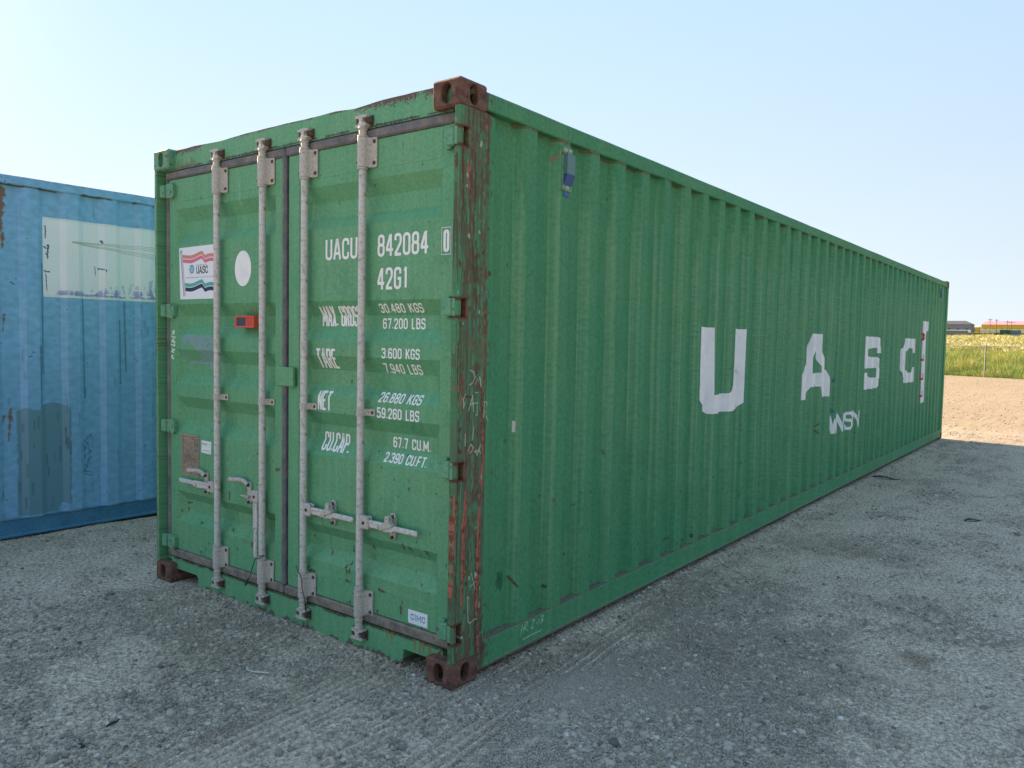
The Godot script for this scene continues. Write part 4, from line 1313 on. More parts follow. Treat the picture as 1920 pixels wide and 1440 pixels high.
func bar_clamp(door: Node3D, x: float, y0: float, y1: float) -> void:
	var b := MB.new()
	b.xf = Transform3D(Basis.IDENTITY, Vector3(x, 0, -0.030))
	var prof := [Vector2(-0.034, -0.0285), Vector2(-0.027, -0.016)]
	for k in 8:
		var a := PI - k * (PI * 0.9) / 7.0
		prof.append(Vector2(cos(a) * 0.0225, sin(a) * 0.0225))
	prof.append(Vector2(0.028, -0.012)); prof.append(Vector2(0.035, -0.022)); prof.append(Vector2(0.070, -0.022))
	for i in prof.size() - 1:
		var p: Vector2 = prof[i]; var q: Vector2 = prof[i + 1]
		b.quad(Vector3(p.x, y0, p.y), Vector3(q.x, y0, q.y), Vector3(q.x, y1, q.y), Vector3(p.x, y1, p.y))
		b.quad(Vector3(p.x, y1, p.y), Vector3(q.x, y1, q.y), Vector3(q.x, y1, -0.03), Vector3(p.x, y1, -0.03))
		b.quad(Vector3(p.x, y0, -0.03), Vector3(q.x, y0, -0.03), Vector3(q.x, y0, q.y), Vector3(p.x, y0, p.y))
	b.box(Vector3(0.035, y0 - 0.0005, -0.0297), Vector3(0.071, y1 + 0.0005, -0.0215), 0.002)
	part(door, "bar_clamp", b, M.galv_worn)
	for xx in [[0.056, -0.0215, 0.008], [-0.019, 0.013, 0.0045]]:
		var r := MB.new()
		r.xf = Transform3D(Basis(Vector3.RIGHT, PI / 2), Vector3(x + xx[0], (y0 + y1) * 0.5, -0.030 + xx[1]))
		r.lathe([[xx[2], -0.004], [xx[2], 0.002], [xx[2] * 0.6, 0.0035], [0.0, 0.004]], 10)
		part(door, "bolt", r, M.iron)

func cam(door: Node3D, x: float, y: float, up: float) -> void:
	# forked cam at the bar's end and the keeper it grips on the frame
	var b := MB.new()
	var flip := Transform3D(Basis(Vector3(1, 0, 0), Vector3(0, up, 0), Vector3(0, 0, 1)), Vector3(x, y, -0.030))
	if up < 0:
		flip = Transform3D(Basis(Vector3.BACK, PI), Vector3(x, y, -0.030))
	b.xf = flip
	b.lathe([[0.018, -0.10], [0.0215, -0.095], [0.0215, -0.088], [0.018, -0.084], [0.019, -0.062], [0.023, -0.056], [0.022, -0.048], [0.014, -0.04]], 16)
	b.prism(PackedVector2Array([Vector2(-0.040, -0.052), Vector2(-0.018, -0.050), Vector2(0.0, -0.046), Vector2(0.022, -0.052), Vector2(0.036, -0.046), Vector2(0.034, -0.036), Vector2(0.015, -0.034), Vector2(0.010, -0.022), Vector2(0.014, -0.010), Vector2(0.040, -0.010), Vector2(0.042, 0.0), Vector2(0.012, 0.004), Vector2(-0.038, 0.001), Vector2(-0.040, -0.008), Vector2(-0.014, -0.012), Vector2(-0.010, -0.026), Vector2(-0.018, -0.036), Vector2(-0.040, -0.042)]), -0.014, 0.016)
	part(door, "cam", b, M.galv_worn)
	var k := MB.new()
	k.xf = flip
	k.box(Vector3(-0.043, -0.040, -0.020), Vector3(-0.016, 0.000, 0.010), 0.008)
	k.box(Vector3(0.018, -0.038, -0.020), Vector3(0.054, -0.004, 0.004), 0.007)
	k.box(Vector3(-0.046, -0.046, -0.020), Vector3(0.058, 0.004, -0.013), 0.003)
	part(door, "cam_keeper", k, M.iron)

func handle(door: Node3D, x: float, y: float, dir: float, hanging: bool) -> void:
	var b := MB.new()
	b.xf = Transform3D(Basis.IDENTITY, Vector3(x + dir * 0.046, y, -0.026))
	b.box(Vector3(-0.030, -0.031, 0.004), Vector3(0.030, 0.031, 0.016), 0.007)
	b.box(Vector3(-0.030, -0.031, -0.016), Vector3(0.030, 0.031, -0.006), 0.005)
	b.box(Vector3(-0.030, 0.018, -0.010), Vector3(0.004 if dir > 0 else 0.03, 0.031, 0.008), 0.003)
	b.box(Vector3(-0.03 * 1.0, -0.024, -0.010), Vector3(-0.010, 0.024, 0.010), 0.003) if dir > 0 else b.box(Vector3(0.010, -0.024, -0.010), Vector3(0.03, 0.024, 0.010), 0.003)
	part(door, "handle_hub", b, M.galv_worn)
	var pin := MB.new()
	pin.xf = Transform3D(Basis(Vector3.RIGHT, PI / 2), Vector3(x + dir * 0.046, y, -0.010))
	pin.lathe([[0.008, -0.03], [0.008, 0.003], [0.005, 0.006], [0.0, 0.0065]], 12)
	part(door, "hub_pin", pin, M.iron)
	var h := MB.new()
	var ang := 0.0
	if hanging: ang = PI / 2
	var bas := Basis(Vector3.BACK, ang)
	if dir < 0: bas = bas * Basis(Vector3(-1, 0, 0), Vector3(0, 1, 0), Vector3(0, 0, -1))   # mirrored by a half turn about y
	h.xf = Transform3D(bas, Vector3(x + dir * 0.050, y, -0.0235 if dir > 0 else -0.0235))
	var arm := PackedVector2Array([Vector2(0.0, -0.016), Vector2(0.08, -0.017), Vector2(0.13, -0.022), Vector2(0.17, -0.018), Vector2(0.185, -0.014), Vector2(0.185, 0.014), Vector2(0.17, 0.017), Vector2(0.13, 0.016), Vector2(0.08, 0.017), Vector2(0.0, 0.016)])
	h.prism(arm, -0.005, 0.005)
	h.box(Vector3(0.02, 0.004, -0.009), Vector3(0.175, 0.012, 0.009), 0.003)
	var z := 0.0
	h.box(Vector3(0.18, -0.013, z - 0.007), Vector3(0.335, 0.013, z + 0.007), 0.005)
	part(door, "handle", h, M.galv)

func keeper(door: Node3D, x: float, y: float, dir: float) -> void:
	# upright catch plate with its swinging hasp
	var b := MB.new()
	b.xf = Transform3D(Basis.IDENTITY, Vector3(x, y, DOOR_Z))
	var pl := PackedVector2Array()
	for k in 9:
		var a := PI * k / 8.0
		pl.append(Vector2(cos(a) * 0.0175, 0.046 + sin(a) * 0.0175))
	for k in 9:
		var a := PI + PI * k / 8.0
		pl.append(Vector2(cos(a) * 0.0175, -0.046 + sin(a) * 0.0175))
	b.prism(pl, 0.002, 0.012, true)
	b.box(Vector3(-0.012, -0.03, 0.012), Vector3(0.012, -0.012, 0.030), 0.004)
	b.box(Vector3(-0.030 if dir > 0 else -0.055, -0.022, 0.022), Vector3(0.004, -0.012, 0.034), 0.004)
	part(door, "handle_catch", b, M.galv_worn)
	for yy in [0.046, -0.050]:
		var r := MB.new()
		r.xf = Transform3D(Basis(Vector3.RIGHT, PI / 2), Vector3(x, y + yy, DOOR_Z + 0.012))
		r.lathe([[0.009, -0.002], [0.009, 0.007], [0.006, 0.010], [0.0, 0.0105]], 12)
		part(door, "bolt", r, M.iron)
	var h := MB.new()
	h.xf = Transform3D(Basis.IDENTITY, Vector3(x, y + 0.046, DOOR_Z + 0.016))
	if dir < 0:   # hasp swung up and to the left
		h.tube([Vector3(0.0, 0.0, 0.004), Vector3(-0.02, 0.016, 0.008), Vector3(-0.05, 0.024, 0.014), Vector3(-0.085, 0.022, 0.024), Vector3(-0.112, 0.020, 0.036)], 0.0125, 10)
		h.box(Vector3(-0.126, 0.006, 0.024), Vector3(-0.108, 0.036, 0.050), 0.008)
	else:         # hasp folded over the handle
		h.prism(PackedVector2Array([Vector2(-0.012, 0.008), Vector2(-0.014, -0.012), Vector2(-0.020, -0.028), Vector2(-0.052, -0.052), Vector2(-0.046, -0.066), Vector2(-0.02, -0.056), Vector2(0.024, -0.040), Vector2(0.034, -0.030), Vector2(0.014, -0.024), Vector2(0.010, 0.004)]), 0.010, 0.034)
	part(door, "hasp", h, M.galv_worn)

func door_text_right(door: Node3D) -> void:
	var rows := [
		["UACU", 1.520, 1.752, 1.881, 1.983, 0.135, "owner code"], ["842084", 1.890, 2.212, 1.881, 1.983, 0.135, "serial number"],
		["42G1", 1.890, 2.091, 1.730, 1.831, 0.135, "size code"],
		["MAX. GROSS", 1.452, 1.752, 1.560, 1.659, 0.118, "heading"], ["30.480 KGS", 1.886, 2.165, 1.624, 1.667, 0.16, "weight"], ["67.200 LBS", 1.888, 2.163, 1.550, 1.600, 0.15, "weight"],
		["TARE", 1.450, 1.600, 1.352, 1.450, 0.118, "heading"], ["3.600 KGS", 1.924, 2.168, 1.413, 1.462, 0.15, "weight"], ["7.940 LBS", 1.914, 2.158, 1.344, 1.391, 0.15, "weight"],
		["NET", 1.466, 1.568, 1.144, 1.240, 0.118, "heading"], ["26.880 KGS", 1.900, 2.174, 1.209, 1.255, 0.16, "weight"], ["59.260 LBS", 1.896, 2.170, 1.135, 1.185, 0.15, "weight"],
		["CU.CAP.", 1.476, 1.680, 0.940, 1.033, 0.118, "heading"], ["67.7 CU.M.", 1.966, 2.205, 0.999, 1.049, 0.15, "volume"], ["2.390 CU.FT.", 1.934, 2.206, 0.931, 0.976, 0.16, "volume"],
	]
	for r in rows:
		var all := text_quads(r[0], r[1], r[2], r[3], r[4], r[5])
		for word in r[0].split(" ").size():
			var mb := MB.new()
			letters_on_door(mb, all.filter(func(e): return e[2] == word), 0.0012)
			part(door, "lettering", mb, M.white_paint, "", "white stencilled %s" % r[6])
	var z := MB.new()
	var q := text_quads("0", 2.303, 2.338, 1.882, 1.978, 0.15)
	for a in [[2.292, 1.871, 2.294, 1.988], [2.345, 1.871, 2.347, 1.988], [2.294, 1.871, 2.345, 1.8735], [2.294, 1.9855, 2.345, 1.988]]:
		q.append([0, PackedVector2Array([Vector2(a[0], a[1]), Vector2(a[2], a[1]), Vector2(a[2], a[3]), Vector2(a[0], a[3])])])
	letters_on_door(z, q, 0.0045)
	part(door, "lettering", z, M.white_paint, "", "white check digit in a thin frame")

func door_labels_left(door: Node3D) -> void:
	var f := MB.new()
	f.prism(PackedVector2Array([Vector2(0.192, 1.711), Vector2(0.585, 1.711), Vector2(0.585, 2.018), Vector2(0.183, 2.014)]), DOOR_Z + 0.0006, DOOR_Z + 0.002)
	part(door, "flag_sticker", f, flat_print(sticker_flag(), 0.183, 1.711, 0.402, 0.307), "xy", "white sticker printed with a striped flag on a staff")
	var e := MB.new()
	var pl := PackedVector2Array()
	for k in 40:
		var a := TAU * k / 40.0
		pl.append(Vector2(0.828 + cos(a) * 0.0755, 1.870 + sin(a) * 0.0965))
	e.prism(pl, DOOR_Z + 0.0006, DOOR_Z + 0.002)
	part(door, "oval_sticker", e, M.decal, "", "plain white oval sticker")
	var p := MB.new()
	p.box(Vector3(0.198, 0.667, DOOR_Z), Vector3(0.391, 0.911, DOOR_Z + 0.003), 0.001)
	part(door, "data_plate", p, flat_print(plate_print(), 0.198, 0.667, 0.193, 0.244), "xy", "tarnished data plate")
	var w := MB.new()
	w.prism(PackedVector2Array([Vector2(0.413, 0.818), Vector2(0.513, 0.814), Vector2(0.517, 0.888), Vector2(0.416, 0.890)]), DOOR_Z + 0.0006, DOOR_Z + 0.002)
	part(door, "inspection_label", w, flat_print(label_print(), 0.413, 0.814, 0.104, 0.076), "xy", "small white label with pen marks")

func stroke_text(p: Paint, txt: String, x0: float, x1: float, y0: float, y1: float, t: float, c: Color) -> void:
	# y0 top, y1 bottom, in pixels
	var total := 0.0
	for ch in txt: total += GLYPH_W.get(ch, 1.0) + 0.6
	total -= 0.6
	var unit := (x1 - x0) / total
	var x := x0
	for ch in txt:
		var gw: float = GLYPH_W.get(ch, 1.0)
		if GLYPH.has(ch):
			for s in GLYPH[ch]:
				var path := glyph_paths(s, x, gw * unit, 0.0, y1 - y0)
				for i in path.size() - 1:
					p.seg(Vector2(path[i].x, y1 - path[i].y), Vector2(path[i + 1].x, y1 - path[i + 1].y), t, t, c, 0.95)
		x += (gw + 0.6) * unit

func sticker_flag() -> ImageTexture:
	var p := Paint.new(420, 320, M.noise)
	p.fill(rgb(232, 236, 242))
	var wave := func(x: float) -> float:
		if x < 250.0: return 8.0 * sin((x - 40.0) / 210.0 * PI) - 14.0 * smoothstep(120.0, 250.0, x)
		if x < 290.0: return lerpf(-14.0, 12.0, smoothstep(250.0, 290.0, x))
		return 12.0 - 8.0 * sin((x - 290.0) / 110.0 * PI)
	for b in [[46.0, 22.0, rgb(208, 138, 122), 0.0], [72.0, 22.0, rgb(222, 112, 138), 4.0], [216.0, 22.0, rgb(84, 172, 166), 26.0], [242.0, 24.0, rgb(38, 48, 78), 30.0]]:
		for x in range(int(40 + b[3]), 405):
			var yc: float = b[0] + wave.call(x)
			p.seg(Vector2(x, yc + 2), Vector2(x, yc + b[1] - 2), 1.6, 1.6, b[2], 0.9)
	# staff
	p.line([Vector2(22, 36), Vector2(58, 300)], 4.0, rgb(206, 208, 214), 1.0)
	p.line([Vector2(17, 36), Vector2(50, 300)], 2.2, rgb(56, 60, 78), 0.95)
	p.line([Vector2(34, 44), Vector2(68, 296)], 2.0, rgb(70, 74, 92), 0.95)
	for i in 8: p.line([Vector2(24 + i * 4.4, 60 + i * 30), Vector2(28 + i * 4.4, 82 + i * 30)], 0.8, rgb(110, 114, 128), 0.8)
	p.blob(23, 28, 11, 10, rgb(52, 58, 78), 1.0, 0.0)
	p.blob(23, 28, 6, 5, rgb(226, 230, 236), 1.0, 0.0)
	# wheel emblem and name
	p.blob(142, 138, 27, 27, rgb(62, 86, 108), 1.0, 0.0)
	p.blob(142, 138, 21, 21, rgb(150, 208, 228), 1.0, 0.0)
	p.line([Vector2(134, 146), Vector2(142, 124), Vector2(150, 148)], 2.0, rgb(92, 160, 196), 0.9)
	for k in 8:
		var a := TAU * k / 8.0
		p.line([Vector2(142 + cos(a) * 29, 138 + sin(a) * 29), Vector2(142 + cos(a) * 36, 138 + sin(a) * 36)], 1.4, rgb(90, 100, 116), 0.9)
	stroke_text(p, "UASC", 196, 312, 126, 164, 3.6, rgb(40, 44, 56))
	for i in 15: p.line([Vector2(196 + i * 7.5, 116 + (i * 7) % 6), Vector2(200 + i * 7.5, 110 + (i * 5) % 8)], 1.2, rgb(70, 74, 84), 0.8)
	for i in 34: p.line([Vector2(76 + i * 4.4, 190), Vector2(78 + i * 4.4, 187)], 1.2, rgb(90, 94, 104), 0.7)
	for i in 22: p.line([Vector2(236 + i * 7.5, 188 + (i * 7) % 6), Vector2(240 + i * 7.5, 183 + (i * 5) % 7)], 1.1, rgb(90, 94, 104), 0.7)
	return p.tex()

func sticker_maker() -> ImageTexture:
	var p := Paint.new(240, 124, M.noise)
	p.fill(rgb(232, 235, 238))
	stroke_text(p, "CIMC", 36, 204, 38, 84, 5.6, rgb(84, 150, 200))
	p.line([Vector2(20, 62), Vector2(120, 50), Vector2(214, 66)], 1.8, rgb(232, 235, 238), 0.8)
	p.line([Vector2(24, 74), Vector2(120, 68), Vector2(214, 78)], 1.5, rgb(232, 235, 238), 0.8)
	for i in 22: p.line([Vector2(44 + i * 7, 104), Vector2(47 + i * 7, 101)], 1.2, rgb(176, 190, 202), 0.8)
	return p.tex()

func plate_print() -> ImageTexture:
	var p := Paint.new(200, 252, M.noise)
	paint_base(p, rgb(140, 122, 104), rgb(168, 150, 128), rgb(120, 104, 90), rgb(104, 90, 78), 3, 0.9)
	var r := RandomNumberGenerator.new()
	r.seed = 77
	for row in 26:
		var y := 16.0 + row * 8.8
		var x := 12.0
		while x < 186:
			var l := r.randf_range(3, 14)
			p.seg(Vector2(x, y), Vector2(x + l, y + r.randf_range(-1, 1)), 1.4 if row > 2 else 2.2, 1.2, rgb(196, 182, 160) if r.randf() < 0.55 else rgb(92, 78, 66), 0.75, 0.6)
			x += l + r.randf_range(3, 9)
		if row > 16: p.line([Vector2(8, y + 4), Vector2(192, y + 4)], 0.6, rgb(180, 166, 146), 0.7)
	for x in [50.0, 96.0, 140.0]: p.line([Vector2(x, 160), Vector2(x, 244)], 0.6, rgb(180, 166, 146), 0.7)
	p.line([Vector2(2, 2), Vector2(197, 2), Vector2(197, 249), Vector2(2, 249), Vector2(2, 2)], 1.6, rgb(176, 164, 142), 0.8)
	return p.tex()

func label_print() -> ImageTexture:
	var p := Paint.new(160, 116, M.noise)
	p.fill(rgb(230, 232, 234))
	for s in [[16, 18, 16, 40, 26, 20, 26, 40], [34, 24, 42, 38, 50, 20], [70, 20, 56, 24, 56, 40, 70, 38, 66, 30], [80, 40, 82, 22, 92, 38, 94, 22], [118, 26, 128, 22, 134, 32, 124, 42]]:
		var l := []
		for i in range(0, s.size(), 2): l.append(Vector2(s[i], s[i + 1]))
		p.line(l, 1.8, rgb(72, 92, 116), 0.9)
	for i in 16: p.line([Vector2(14 + i * 8, 50 + i % 3), Vector2(19 + i * 8, 50)], 0.8, rgb(130, 140, 150), 0.8)
	for i in 14: p.line([Vector2(18 + i * 8.5, 88 + (i * 3) % 5), Vector2(24 + i * 8.5, 84)], 1.5, rgb(90, 106, 122), 0.9)
	p.blob(136, 104, 5, 5, rgb(80, 96, 112), 0.9, 0.6)
	return p.tex()

func build_vent(c: Node3D, zc: float, yc: float, near: bool) -> void:
	# box vent with a slanted foot, bolted on the wall
	var x0 := 2.432
	var plate := MB.new()
	plate.box(Vector3(x0 - 0.002, yc - 0.115, zc - 0.045), Vector3(x0 + 0.006, yc + 0.10, zc + 0.040), 0.002)
	var o := part(c, "vent", plate, M.green_casting, "", "small box vent on the side wall")
	var hood := MB.new()
	hood.xf = Transform3D(Basis(Vector3(0, 0, -1), Vector3(0, 1, 0), Vector3(1, 0, 0)), Vector3(x0, yc, zc))
	# profile in (distance from wall, y), extruded along z
	var prof := PackedVector2Array([Vector2(0.004, 0.066), Vector2(0.004, -0.085), Vector2(0.010, -0.085), Vector2(0.028, -0.034), Vector2(0.028, 0.060)])
	var hm := MB.new()
	for k in 2:
		var m := MB.new()
		# x outwards, y up, extruded along -z .. +z
		m.xf = Transform3D(Basis(Vector3(1, 0, 0), Vector3(0, 1, 0), Vector3(0, 0, 1)), Vector3(x0, yc, zc))
		if k == 0:
			var up := PackedVector2Array([Vector2(0.004, 0.066), Vector2(0.004, -0.034), Vector2(0.028, -0.034), Vector2(0.028, 0.060)])
			m.prism(up, -0.038, 0.032)
			part(o, "vent_hood", m, smat(rgb(90, 128, 130), 0.5))
		else:
			var lo := PackedVector2Array([Vector2(0.004, -0.0345), Vector2(0.004, -0.085), Vector2(0.010, -0.085), Vector2(0.028, -0.0345)])
			m.prism(lo, -0.038, 0.032)
			part(o, "vent_foot", m, smat(rgb(48, 82, 140), 0.5), "", "blue slanted foot of the vent")
	if near:
		for a in [[0.082, -0.02], [0.082, 0.018], [-0.098, 0.0]]:
			var r := MB.new()
			r.xf = Transform3D(Basis(Vector3.BACK, -PI / 2), Vector3(x0 + 0.006, yc + a[0], zc + a[1]))
			r.lathe([[0.011, -0.002], [0.011, 0.003], [0.006, 0.008], [0.0, 0.009]], 12)
			part(o, "bolt", r, M.galv_worn)
		var fl := MB.new()
		fl.box(Vector3(x0, yc - 0.142, zc - 0.022), Vector3(x0 + 0.004, yc - 0.116, zc + 0.022), 0.001)
		part(o, "vent_flap", fl, smat(rgb(58, 92, 150), 0.5))

# ------------------------------------------------------------------ ground
const FENCE_AT := Vector2(-0.55, -44.6)
const FENCE_DIR := Vector2(0.889, 0.457)
const FENCE_OUT := Vector2(0.457, -0.889)

func beyond(x: float, z: float) -> float:
	return (Vector2(x, z) - FENCE_AT).dot(FENCE_OUT)

func bank(s: float) -> float:
	if s <= 0.0: return 0.0
	var h := 0.72 * smoothstep(0.0, 13.0, s)
	h += maxf(s - 13.0, 0.0) * 0.0205
	h += maxf(s - 255.0, 0.0) * 0.012
	return h

func track(x: float, z: float) -> Vector2:
	# x: depth of tyre grooves here, y: how much of a pressed-flat band this is
	var g := 0.0
	var f := 0.0
	for b in [[2.10, 0.16, 0.07], [2.46, 0.09, 0.0], [2.76, 0.10, 0.13]]:
		if z < -0.5 and b[0] < 2.6: continue
		var c: float = b[0] + b[2] * 0.5 * (z - 0.4) + nz.get_noise_1d(z * 0.8 + b[0] * 9.0) * 0.012
		var d := absf(x - c)
		if d < b[1]:
			var e := smoothstep(b[1], b[1] * 0.75, d)
			var k := clampf(0.75 + 0.7 * nz.get_noise_2d(x * 1.2 + 31.0, z * 1.1), 0.2, 1.0)
			g += e * k * pow(0.5 + 0.5 * sin((x - c) / 0.045 * TAU + nz.get_noise_1d(z * 5.0) * 0.8), 2.5)
			f = maxf(f, e)
	return Vector2(g, f)

func gravelly(x: float, z: float) -> float:
	# 0 on trodden dust, 1 where loose gravel lies
	var a := nz.get_noise_2d(x * 0.75 + 70.0, z * 0.75) + 0.55 * nz.get_noise_2d(x * 2.7, z * 2.7 + 20.0) + 0.25 * nz.get_noise_2d(x * 9.0, z * 9.0)
	for c in [[3.58, -0.4, 0.45, 0.8], [2.93, 0.28, 0.35, 0.8], [0.45, 0.72, 0.4, 0.7], [3.0, -0.5, 0.7, 0.4], [0.9, 0.2, 0.6, 0.3]]:
		a += c[3] * exp(-pow(Vector2(x - c[0], z - c[1]).length() / c[2], 2))
	if Vector2(x - 2.3, z - 0.6).length() < 2.2: a -= 0.8 * track(x, z).y
	return smoothstep(-0.15, 0.45, a)

func ground_h(x: float, z: float) -> float:
	var s := beyond(x, z)
	var near := clampf(1.0 - (Vector2(x - 3.0, z).length() - 8.0) / 30.0, 0.15, 1.0)
	var r := 0.010 * nz.get_noise_2d(x * 0.5, z * 0.5) + 0.007 * nz.get_noise_2d(x * 1.9 + 5.0, z * 1.9)
	r += 0.0045 * nz.get_noise_2d(x * 6.0, z * 6.0 + 9.0) + 0.0035 * nz.get_noise_2d(x * 17.0, z * 17.0)
	if Vector2(x - 2.5, z).length() < 6.0:
		var gv := gravelly(x, z)
		r += (0.0012 + 0.005 * gv) * nz.get_noise_2d(x * 38.0, z * 38.0) + 0.006 * gv * nz.get_noise_2d(x * 13.0 + 4.0, z * 13.0)
	# quiet under the corner castings
	for c in [Vector2(2.36, -0.09), Vector2(0.08, -0.09), Vector2(2.36, -12.1), Vector2(0.08, -12.1)]:
		r *= smoothstep(0.10, 0.45, Vector2(x, z).distance_to(c))
	if Vector2(x - 2.3, z - 0.6).length() < 2.2: r *= 1.0 - 0.8 * track(x, z).y
	var h := r * near
	# soil pushed up along the rail and in front of the sill
	if z < -0.3 and z > -11.9:
		h += 0.020 * exp(-pow((x - 2.50) / 0.07, 2)) * (0.7 + 0.6 * nz.get_noise_1d(z * 1.7))
	if x > 0.3 and x < 2.15:
		h += 0.020 * exp(-pow((z + 0.05) / 0.10, 2)) * smoothstep(0.3, 0.5, x) * smoothstep(2.15, 1.95, x)
	if Vector2(x - 2.3, z - 0.6).length() < 2.2:
		h -= 0.024 * track(x, z).x
	# dug-out hollows with damp soil
	h -= 0.014 * exp(-(pow((x - 2.53) / 0.12, 2) + pow((z + 0.40) / 0.22, 2)))
	h -= 0.012 * exp(-(pow((x - 3.08) / 0.2, 2) + pow((z + 0.98) / 0.35, 2)))
	return h + bank(s) + (0.25 * nz.get_noise_2d(x * 0.06, z * 0.06) * smoothstep(5.0, 40.0, s))

func grow_lines(dense: Array, lo: float, hi: float) -> PackedFloat32Array:
	# dense: [from, to, step] pieces in order; outside them the step grows by a tenth
	var out := []
	for d in dense:
		var n := int(ceil((d[1] - d[0]) / d[2]))
		for i in n: out.append(lerpf(d[0], d[1], float(i) / n))
	out.append(dense[-1][1])
	var st: float = dense[-1][2]
	var p: float = out[-1]
	while p < hi:
		st = minf(st * 1.1, 40.0)
		p += st
		out.append(p)
	st = dense[0][2]
	p = dense[0][0]
	var pre := []
	while p > lo:
		st = minf(st * 1.085, 40.0) if p > -38.0 or p < -62.0 else 0.8
		p -= st
		pre.append(p)
	pre.reverse()
	return PackedFloat32Array(pre + out)

func ground_texture() -> Array:
	var n := 1024
	var small := noise_bytes(62, 0.16, n, 1, FastNoiseLite.TYPE_CELLULAR)
	var fine := noise_bytes(63, 0.30, n, 2)
	var mid := noise_bytes(64, 0.012, n, 4)
	var tone := noise_bytes(65, 0.10, n, 3)
	var p := PackedByteArray()
	p.resize(n * n * 3)
	var hh := PackedByteArray()
	hh.resize(n * n)
	for i in n * n:
		var m := (mid[i] - 127) / 127.0
		var f := (fine[i] - 127) / 127.0
		var c := 1.0 - small[i] / 255.0
		var t := (tone[i] - 127) / 127.0
		var grit := smoothstep(0.4, 0.85, c + t * 0.3)
		var v := 0.98 + 0.05 * m + 0.20 * f + 0.12 * t + 0.16 * grit * (t + 0.1)
		if t + f * 0.5 < -0.42: v -= 0.12
		v = clampf(v, 0.4, 1.36)
		p[i * 3] = int(clampf(192.0 * v, 0, 255)); p[i * 3 + 1] = int(clampf(178.0 * v, 0, 255)); p[i * 3 + 2] = int(clampf((161.0 + 4.0 * t) * v, 0, 255))
		hh[i] = int(clampf(90.0 + 60.0 * grit + 40.0 * f + 40.0 * t + 20.0 * m, 0, 255))
	var im := Image.create_from_data(n, n, false, Image.FORMAT_RGB8, p)
	im.generate_mipmaps()
	var nm := Image.create_from_data(n, n, false, Image.FORMAT_L8, hh)
	nm.convert(Image.FORMAT_RGBA8)
	nm.bump_map_to_normal_map(4.0)
	nm.generate_mipmaps()
	return [ImageTexture.create_from_image(im), ImageTexture.create_from_image(nm)]

func build_ground() -> void:
	var gt := ground_texture()
	var m := smat(Color.WHITE, 0.95, 0.0, gt[0], 1.0 / 3.1, gt[1], 1.0)
	m.metallic_specular = 0.25
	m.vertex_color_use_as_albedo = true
	var xs := grow_lines([[-1.6, 0.4, 0.04], [0.4, 1.9, 0.02], [1.9, 2.95, 0.0095], [2.95, 4.3, 0.02], [4.3, 6.0, 0.05]], -900.0, 900.0)
	var zs := grow_lines([[-6.0, -2.0, 0.05], [-2.0, -0.7, 0.025], [-0.7, 1.5, 0.018], [1.5, 3.0, 0.06]], -1200.0, 400.0)
	var w := xs.size(); var h := zs.size()
	var v := PackedVector3Array(); v.resize(w * h)
	var nn := PackedVector3Array(); nn.resize(w * h)
	var col := PackedColorArray(); col.resize(w * h)
	for j in h:
		for i in w:
			v[j * w + i] = Vector3(xs[i], ground_h(xs[i], zs[j]), zs[j])
	for j in h:
		for i in w:
			var a := v[j * w + maxi(i - 1, 0)]; var b := v[j * w + mini(i + 1, w - 1)]
			var c := v[maxi(j - 1, 0) * w + i]; var d := v[mini(j + 1, h - 1) * w + i]
			nn[j * w + i] = (d - c).cross(b - a).normalized()
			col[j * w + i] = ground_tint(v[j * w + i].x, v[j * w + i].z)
	var idx := PackedInt32Array()
	idx.resize((w - 1) * (h - 1) * 6)
	var k := 0
	for j in h - 1:
		for i in w - 1:
			var a := j * w + i
			idx[k] = a; idx[k + 1] = a + 1; idx[k + 2] = a + w
			idx[k + 3] = a + 1; idx[k + 4] = a + w + 1; idx[k + 5] = a + w
			k += 6
	var arr := []
	arr.resize(Mesh.ARRAY_MAX)
	arr[Mesh.ARRAY_VERTEX] = v; arr[Mesh.ARRAY_NORMAL] = nn; arr[Mesh.ARRAY_COLOR] = col; arr[Mesh.ARRAY_INDEX] = idx
	var mesh := ArrayMesh.new()
	mesh.add_surface_from_arrays(Mesh.PRIMITIVE_TRIANGLES, arr)
	mesh.surface_set_material(0, m)
	var o := MeshInstance3D.new()
	o.mesh = mesh
	o.name = "ground"
	add_child(o)
	tag(o, "grey gravel yard that turns to weedy field beyond the fence", "ground", "", "structure")
	print("ground verts ", w * h)

func damp(x: float, z: float) -> float:
	# soil of other kinds: wet brown patches, oil spots
	var n := nz.get_noise_2d(x * 5.0 + 3.0, z * 5.0) * 0.6 + nz.get_noise_2d(x * 19.0, z * 19.0) * 0.4
	var k := 0.0
	for c in [[2.53, -0.42, 0.11, 0.26, 1.0], [3.08, -0.90, 0.16, 0.45, 0.9], [3.0, -1.25, 0.2, 0.2, 0.5], [2.61, 0.31, 0.035, 0.05, 0.8], [3.95, -1.7, 0.09, 0.1, 1.0], [3.0, -3.6, 0.5, 0.3, 0.45], [1.35, 0.5, 0.25, 0.3, 0.35], [2.6, -0.75, 0.08, 0.2, 0.7]]:
		var d := sqrt(pow((x - c[0]) / c[2], 2) + pow((z - c[1]) / c[3], 2))
		k = maxf(k, c[4] * smoothstep(1.25, 0.45, d + n * 0.9))
	return k

